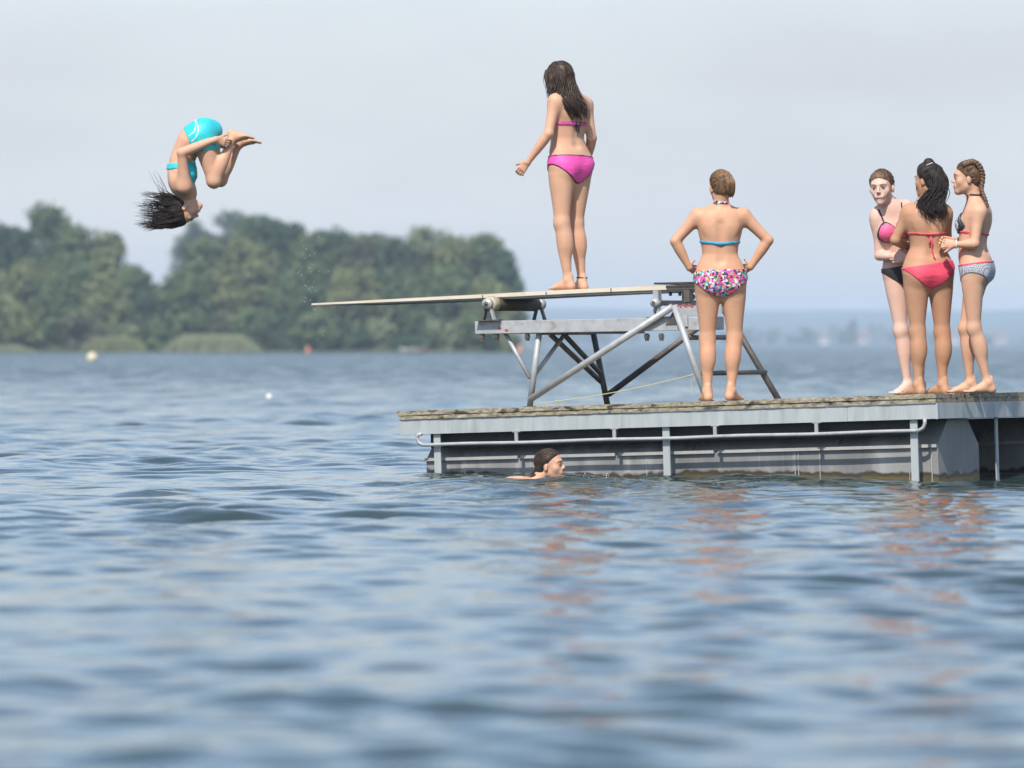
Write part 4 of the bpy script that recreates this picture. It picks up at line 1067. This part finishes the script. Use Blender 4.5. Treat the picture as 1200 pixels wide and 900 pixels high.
S_LIGHT = skin('skin_light_tan',(0.63,0.37,0.245),(0.56,0.315,0.20)); S_MID = skin('skin_mid',(0.61,0.345,0.215),(0.55,0.295,0.175)); S_TAN = skin('skin_tan',(0.50,0.275,0.165),(0.44,0.235,0.135))
S_PALE = skin('skin_pale',(0.69,0.465,0.37),(0.65,0.41,0.315)); 
PINK = mat('magenta_fabric',(0.79,0.09,0.38),(0.73,0.065,0.33),rough=.6,scale=7,bump=.35,bscale=26,stretch=(1,1,2.2)); BLACKF = mat('black_fabric',(0.014,0.013,0.015),(0.022,0.02,0.022),rough=.7,scale=7,bump=.35,bscale=26,stretch=(1,1,2.2))
CORAL = mat('coral_fabric',(0.80,0.075,0.13),(0.72,0.06,0.11),rough=.6,scale=7,bump=.35,bscale=26,stretch=(1,1,2.2)); CYAN = mat('blue_band',(0.03,0.36,0.62),(0.03,0.30,0.55),rough=.55,scale=7,bump=.35,bscale=26,stretch=(1,1,2.2))
TURQ = mat('turquoise_fabric',(0.03,0.56,0.60),(0.03,0.48,0.53),rough=.5,scale=7,bump=.35,bscale=26,stretch=(1,1,2.2)); WHITEF = mat('white_piping',(0.75,0.78,0.76),rough=.6); TEAL = mat('teal_fabric',(0.02,0.30,0.31),(0.02,0.24,0.25),rough=.55,scale=7,bump=.35,bscale=26,stretch=(1,1,2.2))
def floral():
    m = mat('floral_print',(0.5,0.5,0.5),rough=.6); N,LK = nodes_of(m); b = N['Principled BSDF']
    tc = N.new('ShaderNodeTexCoord'); nz = N.new('ShaderNodeTexNoise'); nz.inputs['Scale'].default_value=30; LK.new(tc.outputs['Object'],nz.inputs['Vector'])
    mx = N.new('ShaderNodeMix'); mx.data_type='VECTOR'; mx.inputs['Factor'].default_value=.035; LK.new(tc.outputs['Object'],mx.inputs['A']); LK.new(nz.outputs['Color'],mx.inputs['B'])
    vo = N.new('ShaderNodeTexVoronoi'); vo.inputs['Scale'].default_value=72; vo.inputs['Randomness'].default_value=1; LK.new(mx.outputs['Result'],vo.inputs['Vector'])
    sp = N.new('ShaderNodeSeparateColor'); LK.new(vo.outputs['Color'],sp.inputs[0])
    cr = N.new('ShaderNodeValToRGB'); cr.color_ramp.interpolation='CONSTANT'; E = cr.color_ramp.elements
    cols=[(0,(.66,.06,.36)),(.16,(.70,.68,.72)),(.26,(.02,.018,.03)),(.43,(.05,.34,.44)),(.53,(.62,.08,.10)),(.63,(.40,.36,.48)),(.70,(.18,.42,.16)),(.77,(.03,.02,.05)),(.89,(.66,.46,.10)),(.94,(.55,.12,.44))]
    E[0].position=0; E[0].color=(*cols[0][1],1); E[1].position=cols[1][0]; E[1].color=(*cols[1][1],1)
    for p,c in cols[2:]:
        e=E.new(p); e.color=(*c,1)
    LK.new(sp.outputs[0],cr.inputs['Fac']); LK.new(cr.outputs['Color'],b.inputs['Base Color']); return m
FLORAL = floral()
def gingham():
    m = mat('fine_check',(0.5,0.5,0.5),rough=.65); N,LK = nodes_of(m); b = N['Principled BSDF']
    tc = N.new('ShaderNodeTexCoord'); mp = N.new('ShaderNodeMapping'); mp.inputs['Rotation'].default_value=(0,.78,.3); LK.new(tc.outputs['Object'],mp.inputs['Vector'])
    ck = N.new('ShaderNodeTexChecker'); ck.inputs['Scale'].default_value=150; ck.inputs['Color1'].default_value=(.10,.10,.12,1); ck.inputs['Color2'].default_value=(.66,.66,.70,1); LK.new(mp.outputs['Vector'],ck.inputs['Vector'])
    LK.new(ck.outputs['Color'],b.inputs['Base Color']); return m
CHECK = gingham()

# ---------------------------------------------------------------- A: woman on the springboard
def board_point(px,py,dv):
    q = TM @ (T(px,py,vb)+V((0,dv,0))); return q
uA = T(665,339,vb+.24).x; pz = [T(a,b,vb) for a,b,_ in prof]; zA = float(np.interp(uA,[q.x for q in pz],[q.z for q in pz])); base = TM @ V((uA,vb+.24-1.4,zA))
A = Figure(base, 1.0)
base_py = HOR+(HCAM-base.z)/base.y*F; dpy = base_py-337.2
pA = lambda x,y,dy=0: A.P(x,y+dpy,dy)
fA = V((-.62,.78,0)); fAc = V((-.66,.75,0))
A.torso(pA(668.5,190), pA(666,106), fA, fAc, mids=[pA(665,165),pA(666,135)], wid=1.0, hipw=1.0, waist=.98)
hl,hr = A.hips()
A.leg(hl, pA(658.5,258,-.075), pA(665.5,325,-.07), (-.86,.5,0), thick=1.12)
A.leg(hr, pA(675,259,.075), pA(682,326,.09), (-.55,.83,0), thick=1.08)
A.arm(pA(650.5,115,-.12), pA(643,153,-.17), pA(619,186,-.12)); A.hand(pA(619,186,-.12),(-.62,.25,-.75),(.35,.9,.1),curl=.45,thumb_side=-1)
A.arm(pA(686.5,119,.10), pA(693.5,158,.08), pA(689,184,.19)); A.hand(pA(689,184,.19),(-.5,.4,-.8),(-.8,-.4,.1),curl=.3)
A.head(pA(655,86.5), (-.72,.69,-.04), (.03,.06,1), N=pA(664,104,0))
oA = A.finish(S_LIGHT,'woman with long wet brown hair in magenta bikini standing on the springboard',LIP,BROW)
A.bottoms(PINK,top=.060,crotch=-.145,side=-.01,trim=BLACKF,tilt=-.16,p=1.5)
o = A.band(PINK,u0=-.048,vee=-.02,hw=.011,cups=True,trim=BLACKF)
A.band(BLACKF,u0=-.037,vee=-.02,hw=.0035,name='band_edge')
c,sd,f,u = A.cf; kp = c-f*.098-u*.045
A.tubes('tie',BLACKF,[([kp,kp-f*.02+sd*.022+u*.012,kp-f*.012+sd*.02-u*.02,kp],.005),([kp,kp-f*.02-sd*.022+u*.012,kp-f*.012-sd*.022-u*.02,kp],.005),([kp,kp-f*.014+sd*.008-u*.03,kp-f*.008+sd*.012-u*.065],.0055),([kp,kp-f*.014-sd*.008-u*.03,kp-f*.008-sd*.014-u*.055],.0055)],parent=o)
A.cap(H_WETBROWN,thick=.012,line=.032); A.scalp(H_WETBROWN,[(-.075,-.04,-.03),(.075,-.04,-.03),(0,-.105,-.02)],n=260,th=.014,line=.03,seed=31,spread=.5)
X=A.X; Hc,sd,f,u,k=A.hf
A.strands(H_WETBROWN,[(X(0,-.01,.09),sd*.05,f*.06),(X(0,-.06,.03),sd*.088,f*.055),(X(0,-.075,-.05),sd*.096,f*.05),(pA(665,106,-.09),V((.10,.03,0)),V((-.02,.045,0))),(pA(674,121,-.13),V((.098,.03,0)),V((-.02,.03,0))),(pA(681,139,-.115),V((.065,.02,0)),V((-.01,.02,0)))],n=460,rad=.0038,seed=3,lenv=(.72,1.0),wave=.006)
A.strands(H_WETBROWN,[(X(-.06,.03,.05),sd*.02,f*.05),(X(-.086,.015,-.02),sd*.012,f*.06),(X(-.088,.0,-.09),sd*.014,f*.05),(pA(644,116,-.16),V((.012,0,0)),V((0,.012,0)))],n=110,rad=.0032,seed=4,name='hair_wisps',wave=.004)
an = pA(682,322,.09); A.tubes('anklet',BLACKF,[([an+V((math.cos(a)*.040,math.sin(a)*.040,.004*math.sin(a*2))) for a in [6.2832*i/20 for i in range(21)]],.0035)])

# ---------------------------------------------------------------- B: woman with hands on hips, middle of the deck
base = deck_px(844,.32); B = Figure(base,1.0); by = HOR+(HCAM-base.z)/base.y*F; d_=by-468.5
pB = lambda x,y,dy=0: B.P(x,y+d_,dy)
B.torso(pB(844.3,327), pB(844.3,244), (0,1,0), (0,1,0), mids=[pB(843.7,303),pB(843.7,272)], wid=.98, hipw=1.07, waist=.90)
hl,hr = B.hips(.09)
B.leg(hl, pB(829,396,.02), pB(829,457,-.02), (-.22,.97,0), thick=1.06); B.leg(hr, pB(861,395,.02), pB(856.5,456,-.01), (.42,.9,0), thick=1.06)
B.arm(pB(818,251), pB(791.5,281,.0), pB(807.5,312,.02),1.03); B.hand(pB(807.5,312,.02),(.30,.93,-.12),(.93,-.30,.1),curl=.25,thumb_side=-1)
B.arm(pB(871,251), pB(900,280,.0), pB(880,311,.02),1.03); B.hand(pB(880,311,.02),(-.30,.93,-.12),(-.93,-.30,.1),curl=.25,thumb_side=1)
B.head(pB(844.5,217), (-.28,.96,0), (0,0,1), N=pB(844.3,243))
B.finish(S_MID,'woman seen from behind with hands on hips in flower-patterned briefs at the deck edge',LIP,BROW)
B.bottoms(FLORAL,top=.076,crotch=-.125,side=-.030,p=1.6)
o=B.band(CYAN,u0=-.062,vee=.10,hw=.0095,cups=True)
c,sd,f,u=B.cf; kp=c-f*.098-u*.077
B.tubes('clasp',CYAN,[([kp-sd*.018,kp-f*.004,kp+sd*.018],.009)],parent=o)
nk=pB(844.3,236,-.05)
B.strap(pB(836,236,-.04),pB(853,236,-.04),(0,-1,0),FLORAL,hw=.009,name='halter_tie')
B.tubes('halter_bow',FLORAL,[([nk,nk+V((-.03,-.012,.012)),nk+V((-.03,-.012,-.014)),nk],.007),([nk,nk+V((.03,-.012,.012)),nk+V((.034,-.012,-.012)),nk],.007),([nk,nk+V((-.01,-.012,-.03))],.006),([nk,nk+V((.014,-.012,-.03))],.006)])
X=B.X; Hc,sd,f,u,k=B.hf
B.cap(H_BLOND,thick=.010,line=.020,nape=.85,extra=[(X(.018,-.105,.050),None,(.036,.032,.036))])
B.strands(H_BLOND,[(X(0,-.085,.080),sd*.02,f*.015),(X(.016,-.130,.070),sd*.024,u*.018),(X(.024,-.146,.02),sd*.032,f*.018),(X(.030,-.135,-.035),sd*.026,f*.018),(X(.038,-.115,-.082),sd*.010,f*.010)],n=170,rad=.005,seed=5,lenv=(.85,1.0),name='pony_tail',jit=.004)
B.scalp(H_BLOND,[(.018,-.108,.06)],n=300,th=.0135,line=.02,seed=32); B.tubes('hair_tie',BLACKF,[([X(.015,-.098,.070)+sd*(.034*math.cos(a))+(u*.5+f*.8)*(.028*math.sin(a)) for a in [6.2832*i/14 for i in range(15)]],.006)])

# ---------------------------------------------------------------- D: woman in coral bikini, middle of the trio
base = deck_px(1089,.42); D = Figure(base,1.0); by = HOR+(HCAM-base.z)/base.y*F; d_=by-461.0; dD=d_
pD = lambda x,y,dy=0: D.P(x,y+d_,dy)
fD=V((-.22,.97,0))
D.torso(pD(1087.5,318), pD(1086,239), fD, (-.12,.99,0), mids=[pD(1087,294),pD(1087,265)], wid=.96, hipw=1.07, waist=.88)
hl,hr = D.hips(.088)
D.leg(hl, pD(1075,388,-.02), pD(1076,450,-.03), (-.62,.78,0), thick=1.05,calf=1.05); D.leg(hr, pD(1104,388,.05), pD(1104.5,449.5,.05), (-.72,.69,0), thick=1.05,calf=1.05)
D.arm(pD(1065,247), pD(1049.5,280,.02), pD(1066,289,.21)); D.hand(pD(1066,289,.21),(.95,.25,.1),(0,-1,.2),curl=.3)
D.arm(pD(1106.5,248), pD(1110,282,.06), pD(1092,287,.22)); D.hand(pD(1092,287,.22),(-.9,.1,.2),(0,-1,.2),curl=.3)
D.head(pD(1087.5,209), (-.74,.67,-.03), (.03,0,1), N=pD(1086,238))
D.finish(S_TAN,'tanned woman with long dark half-up hair in coral bikini, seen from behind',LIP,BROWD)
D.bottoms(CORAL,top=.062,crotch=-.118,side=.0,p=1.35,tilt=.14)
o=D.band(CORAL,u0=-.038,vee=.08,hw=.006,cups=True)
c,sd,f,u=D.cf; kp=c-f*.098-u*.050
D.tubes('tie',CORAL,[([kp,kp-f*.014+sd*.004-u*.05,kp-f*.006+sd*.002-u*.09,kp-f*.02+sd*.012-u*.15,kp-f*.012+sd*.028-u*.185],.0055),([kp,kp-f*.012-sd*.008-u*.04,kp-f*.006-sd*.014-u*.07],.0055),([kp+sd*.02,kp-f*.004,kp-sd*.02],.008)],parent=o)
X=D.X; Hc,sd,f,u,k=D.hf
D.cap(H_BLACK,thick=.016,line=.020,extra=[(X(.0,-.008,.124),None,(.036,.034,.026))])
D.strands(H_BLACK,[(X(0,-.03,.10),sd*.05,f*.03),(X(0,-.095,.03),sd*.074,f*.02),(X(0,-.105,-.06),sd*.078,f*.028),(pD(1091,237,-.10),V((.095,.0,0)),V((0,.035,0))),(pD(1095,248,-.125),V((.10,.0,0)),V((0,.03,0))),(pD(1099,257,-.125),V((.072,0,0)),V((0,.025,0)))],n=420,rad=.0036,seed=8,lenv=(.62,1.0),wave=.020,freq=1.8,jit=.011)
D.scalp(H_BLACK,[(.0,-.01,.13),(.0,-.10,.09)],n=240,th=.016,line=.02,seed=33,spread=.2); D.tubes('hair_clip',WHITEF,[([X(-.06,-.035,.096),X(-.035,-.07,.112)],.003)])
bun=MB().tube([X(.0,-.008,.116)+sd*((.024-.0016*a)*math.cos(a))+f*((.022-.0014*a)*math.sin(a))+u*(.0016*a+.002) for a in [6.2832*i/12 for i in range(25)]],.0115,8).build('hair_bun',H_BLACK,D.o,True)

# ---------------------------------------------------------------- C: woman facing the camera behind D
base = deck_px(1058,.62); C_ = Figure(base,1.0); by = HOR+(HCAM-base.z)/base.y*F; d_c=by-462.0
pC = lambda x,y,dy=0: C_.P(x,y+d_c,dy)
C_.torso(pC(1062.5,317), pC(1043.5,240,-.08), (.12,-.99,0), (.02,-.97,-.2), mids=[pC(1058,294,-.01),pC(1048,266,-.05)], wid=.95, hipw=.98, waist=.95)
hl,hr=C_.hips(.085)
C_.leg(hr, pC(1056,386,-.03), pC(1063.5,449,-.02), (-.70,-.71,0), thick=.95); C_.leg(hl, pC(1076,386,.03), pC(1079,449,.06), (-.3,-.95,0), thick=.95)
C_.arm(pC(1029.5,251,-.06), pC(1030.5,298,-.05), pC(1048,299,-.17),.94); C_.hand(pC(1048,299,-.17),(.98,.0,.12),(0,1,0),curl=.35,thumb_side=1,thumb_open=.5)
C_.arm(pC(1061,242,-.03), pC(1079,287,-.06), pC(1066,301,-.19),.94); C_.hand(pC(1066,301,-.19),(-.95,.05,.0),(0,1,0),curl=.3,thumb_side=-1)
C_.head(pC(1033,217,-.13), (-.30,-.94,-.14), (-.10,-.12,1), N=pC(1042,240,-.085), size=1.06)
C_.finish(S_PALE,'pale woman facing the camera in pink top and black briefs, arms folded over her belly',LIP,BROW)
C_.bottoms(BLACKF,top=.055,crotch=-.12,side=.015,p=1.3)
o=C_.band(BLACKF,u0=-.05,vee=.0,hw=.005,cups=True,cup_m=mat('pink_cup',(0.80,0.12,0.26),(0.72,0.10,0.22),rough=.6,scale=7,bump=.35,bscale=26,stretch=(1,1,2.2)),trim=BLACKF)
c,sd,f,u=C_.cf
for q in (0,1):
    b=C_.bc[q]; top=C_.spine(.90)+(sd*(-.085 if q==0 else .085))+f*.03
    C_.strap(b+u*.05+f*.02,top+u*.06,f,BLACKF,hw=.0055,parent=o)
X=C_.X; Hc,sd,f,u,k=C_.hf
C_.cap(H_BROWN,thick=.008,line=.016,nape=.85)
C_.scalp(H_BROWN,[(0,-.11,-.01)],n=300,th=.009,line=.016,seed=34); C_.strands(H_BROWN,[(X(0,-.10,.01),sd*.02,u*.02),(X(0,-.13,-.03),sd*.02,f*.015),(X(0,-.12,-.13),sd*.02,f*.012),(X(0,-.10,-.2),sd*.008,f*.006)],n=60,rad=.004,seed=18,name='pony_tail')

# ---------------------------------------------------------------- E: woman in profile at the right
base = deck_px(1150,.50); E_ = Figure(base,1.0); by = HOR+(HCAM-base.z)/base.y*F; d_e=by-460.5
pE = lambda x,y,dy=0: E_.P(x,y+d_e,dy)
fE=V((-.93,.36,0))
E_.torso(pE(1143,315), pE(1144.5,239), fE, (-.93,.36,.0), mids=[pE(1140,290),pE(1141.5,264)], wid=.90, hipw=.95, waist=.93, dep=.93)
hl,hr=E_.hips(.08)
E_.leg(hl, pE(1141.5,385,-.06), pE(1157.5,449,-.05), (-.98,-.18,0), thick=.93); E_.leg(hr, pE(1132,385,.08), pE(1137,449,.11), (-.96,.1,0), thick=.95)
E_.arm(pE(1147,249,-.13), pE(1142,286,-.17), pE(1121,286.5,-.13),.92); E_.hand(pE(1121,286.5,-.13),(-.93,.3,.1),(.2,.95,-.2),curl=.75,thumb_side=1)
E_.arm(pE(1138,248,.12), pE(1132,284,.13), pE(1117,282,.05),.92); E_.hand(pE(1117,282,.05),(-.85,-.4,.0),(0,-.9,-.3),curl=.5,thumb_side=-1)
E_.head(pE(1133.5,208), (-1,.06,-.02), (.03,.0,1), N=pE(1143,239))
E_.finish(S_LIGHT,'woman in profile with braided hair and small-check bikini, rightmost of the group',LIP,BROW)
E_.bottoms(CHECK,top=.040,crotch=-.12,side=-.025,p=1.4,trim_top=CORAL)
o=E_.band(CORAL,u0=-.052,vee=.0,hw=.007,cups=True,cup_m=CHECK,trim=BLACKF)
c,sd,f,u=E_.cf
for q in (0,1):
    E_.strap(E_.bc[q]+u*.05+f*.01, E_.spine(1.08)+sd*(-.03 if q==0 else .03)+f*.02, (f if q else (f-sd*.8)), BLACKF, hw=.0055, parent=o)
E_.strap(pE(1136,228,-.05),pE(1151,229,-.05),(0.3,-1,0),BLACKF,hw=.006,name='halter_tie',parent=o)
X=E_.X; Hc,sd,f,u,k=E_.hf
E_.cap(H_BROWN,thick=.010,line=.016,nape=.88)
E_.scalp(H_BROWN,[(-.05,-.06,.09),(-.05,-.10,.0),(.05,-.06,.09),(.05,-.1,0)],n=300,th=.012,line=.018,seed=35,rad=.0034)
def braid(Fg,path,m,r=.018,turns=5,amp=.016,side=None,name='braid'):
    mb=MB(); n=60; path=[V(p) for p in path]
    def at(t):
        x=t*(len(path)-1); i=min(int(x),len(path)-2); q=x-i
        p0,p1,p2,p3=path[max(i-1,0)],path[i],path[i+1],path[min(i+2,len(path)-1)]
        return p1+((p2-p0)*.5)*q+(p0-p1*2.5+p2*2-p3*.5)*q*q+((p1-p2)*1.5+(p3-p0)*.5)*q**3
    for j in range(3):
        pts=[]; rr=[]
        for i in range(n+1):
            t=i/n; d=(at(min(1,t+.02))-at(max(0,t-.02))).normalized(); a=V(side).normalized(); a=(a-d*a.dot(d)).normalized(); b=d.cross(a); tp=1-.6*t**1.5
            ph=6.2832*(turns*t+j/3); pts.append(at(t)+a*(amp*tp*math.sin(ph))+b*(amp*.6*tp*math.sin(2*ph))); rr.append(r*tp*(.35 if i in (0,n) else 1))
        mb.tube(pts,rr,8)
    return mb.build(name,m,Fg.o,True)
braid(E_,[X(-.055,.03,.085),X(-.055,-.04,.105),X(-.05,-.09,.06),X(-.045,-.105,-.01),pE(1150,222,-.07),pE(1154,232,-.09),pE(1158,243,-.10)],H_BROWN,r=.016,turns=6,amp=.017,side=(0.3,-1,0))
braid(E_,[X(.055,.03,.085),X(.055,-.04,.105),X(.05,-.09,.06),X(.045,-.10,-.03),pE(1149,228,.02),pE(1152,240,.03)],H_BROWN,r=.015,turns=6,amp=.016,side=(0.3,-1,0))
wr=pE(1120.5,286.5,-.13); E_.tubes('bracelet',WHITEF,[([wr+V((0,math.cos(a)*.029,math.sin(a)*.029)) for a in [6.2832*i/16 for i in range(17)]],.004)])

# ---------------------------------------------------------------- swimmer in front of the pontoon
base = V(W(642,560,38.95)); base.z=-0.012; G_=Figure(base,1.0); pG=lambda x,y,dy=0: G_.P(x,y,dy)
Nn=pG(627,566,.02)
G_.torso(V((-.66,.06,-.16)), Nn+V((-.02,0,-.04)), (.05,-.05,-1), (.25,-.1,-.95), mids=[V((-.45,.05,-.125)),V((-.27,.03,-.085))], wid=.98)
hl,hr=G_.hips()
G_.leg(hl,V((-1.05,-.03,-.30)),V((-1.42,-.06,-.24)),(-.9,0,-.4),sole=(-.4,0,.9),back=(0,0,1)); G_.leg(hr,V((-1.02,.18,-.36)),V((-1.38,.2,-.30)),(-.9,0,-.4),sole=(-.4,0,.9),back=(0,0,1))
G_.arm(V((-.14,-.15,-.055)),V((.06,-.27,-.16)),V((.26,-.12,-.15))); G_.hand(V((.26,-.12,-.15)),(.95,.2,.0),(0,0,-1),curl=.1,thumb_side=-1)
G_.arm(V((-.14,.19,-.055)),V((.06,.30,-.16)),V((.26,.15,-.15))); G_.hand(V((.26,.15,-.15)),(.95,-.2,.0),(0,0,-1),curl=.1,thumb_side=1)
G_.head(pG(644.5,544.5), (.955,-.28,.04), (-.12,.03,1), N=Nn, size=.98)
G_.finish(S_LIGHT,'swimmer with slicked-back wet hair, only her head above water before the pontoon',LIP,BROW)
TOPB=mat('dark_swim_top',(0.03,0.04,0.09),rough=.6)
G_.band(TOPB,u0=-.04,hw=.014,cups=True); G_.bottoms(TOPB,top=.07,crotch=-.13,side=-.02)
X=G_.X; Hc,sd,f,u,k=G_.hf
G_.cap(H_WETBROWN,thick=.008,line=.008,nape=.9)
G_.scalp(H_WETBROWN,[(0,-.105,-.03)],n=300,th=.0085,line=.010,seed=36); G_.strands(H_WETBROWN,[(X(0,-.10,-.02),sd*.024,u*.024),(X(0,-.125,-.06),sd*.026,f*.02),(pG(627,557,0),V((.02,0,.01)),V((0,.03,0))),(pG(618,561,0),V((.012,0,.008)),V((0,.025,0)))],n=70,rad=.0045,seed=28,name='pony_tail')

# ---------------------------------------------------------------- tucked diver in mid-air
YD=42.4; base=W(236,212,YD); K=Figure(base,1.0); pK=lambda x,y,dy=0: K.P(x,y,dy)
K.torso(pK(238.5,159), pK(221,229), (.55,0,-.85), (.95,0,.2), mids=[pK(222,167.5),pK(213.5,186),pK(213.5,209)], wid=.97, dep=.98, hipw=1.05)
hl,hr=K.hips(.085)
K.leg(hl,pK(250.5,212,-.10),pK(272.5,164,-.07),(.80,-.52,-.02),sole=(.30,0,.95),back=(-.93,0,.37)); K.leg(hr,pK(258,210,.12),pK(280,169,.08),(.84,-.42,.05),sole=(.30,0,.95),back=(-.93,0,.37))
K.arm(pK(216.5,219,-.15),pK(213,179,-.21),pK(252,163.5,-.17)); K.hand(pK(252,163.5,-.17),(.88,.25,-.25),(.35,.9,-.1),curl=.5,thumb_side=1)
K.arm(pK(217,219,.15),pK(215,181,.22),pK(255,168,.18)); K.hand(pK(255,168,.18),(.85,-.4,-.2),(.2,-.9,-.1),curl=.5,thumb_side=-1)
K.head(pK(216.5,246.5),(.80,0,-.60),(-.60,0,-.80),N=pK(220.5,229))
K.finish(S_LIGHT,'tucked diver upside down in mid-air in turquoise swimwear, dark hair flying',LIP,BROWD)
o=K.bottoms(TURQ,legcut=(pK(245,177),pK(250.5,212)-pK(240,160)),top=.110,crotch=-.16,side=-.12,p=1.6,sh=.17)
g=K.coords(K.pf); c0=A3(K.pf[0])
def piping(off):
    def reg(x,y,z):
        a,f,u=g(x,y,z); return np.maximum(np.maximum(np.abs(np.sqrt((f+.09+off)**2+(u-.10)**2)-.10)-.005, a+.02), u-.10)
    K.cloth(reg,'piping',WHITEF,.008,(c0-.27,c0+.27),parent=o)
piping(0); piping(.045)
o=K.band(TURQ,fmax=.115,u0=-.05,hw=.022,cups=True,cup_m=TURQ,cup_r=.078)
X=K.X; Hc,sd,f,u,k=K.hf
K.cap(H_BLACK,thick=.010,line=.008,extra=[(X(0,-.075,.035),None,(.07,.045,.07))])
K.scalp(H_BLACK,[(0,-.09,.06)],n=340,th=.012,line=.004,seed=37,spread=.35)
rng=random.Random(4); mb=MB(); i=0
Rh=(.083,.104,.094); Ch=(0,-.010,.024)
locks=[(rng.triangular(156,200,166),rng.uniform(-1.15,1.15),rng.gauss(0,.07)) for _ in range(54)]
while i<460:
    dn=V((rng.gauss(0,1),rng.gauss(0,1),rng.gauss(0,1))).normalized(); pp=(Ch[0]+Rh[0]*dn.x,Ch[1]+Rh[1]*dn.y,Ch[2]+Rh[2]*dn.z)
    if .77*pp[1]-.64*pp[2]>-.002: continue
    p=X(*pp); nr=(p-X(*Ch)).normalized(); b=(p.z-X(*Ch).z)/.1; a=(p.y-X(*Ch).y)/.1
    lk=min(rng.sample(locks,9),key=lambda q:abs(q[1]-b)); tp=pK(lk[0]+rng.gauss(0,2.2),247-lk[1]*22+rng.gauss(0,.9),lk[2]+rng.gauss(0,.008))
    if i>446: tp=pK(rng.uniform(172,190),rng.uniform(198,226),a*.1)
    d=tp-p; m1=p+nr*.028+d*.22; m2=p+d*.62+V((0,0,rng.gauss(0,.012))); pts=[]; ph=rng.uniform(0,6.28)
    for jj in range(12):
        t=jj/11; q=p*(1-t)**3+m1*(3*t*(1-t)**2)+m2*(3*t*t*(1-t))+tp*t**3
        pts.append(q+V((0,.010*t*math.cos(ph+9*t),.011*t*math.sin(ph+8*t))))
    r=rng.uniform(.0017,.0040); mb.tube(pts,[r*(1-.85*(jj/11)**1.5) for jj in range(12)],4); i+=1
mb.build('flying_hair',H_BLACK,K.o,True)

# ---------------------------------------------------------------- spray: drops too many to count
rng=random.Random(9); mb=MB()
water_drop = mat('water_drops',(0.85,0.88,0.92),rough=.15); c0=W(362,340,42.6)
for i in range(70):
    x=362+rng.gauss(0,9); y=rng.uniform(262,412)
    mb.ball(W(x,y,42.6+rng.gauss(0,.4))-c0,rng.uniform(.0014,.0032),6,4)
for i in range(26):
    mb.ball(W(rng.gauss(150,40),rng.uniform(190,310),42.4+rng.gauss(0,.3))-c0,rng.uniform(.0012,.0024),6,4)
for i in range(14):
    mb.ball(W(rng.gauss(694,14),558+rng.gauss(0,3),38.9+rng.gauss(0,.1))-c0,rng.uniform(.002,.0045),6,4)
o=mb.build('water_spray',water_drop,None,True); o.location=c0; tag(o,'fine falling water drops near the diving board tip','water drops',kind='stuff')
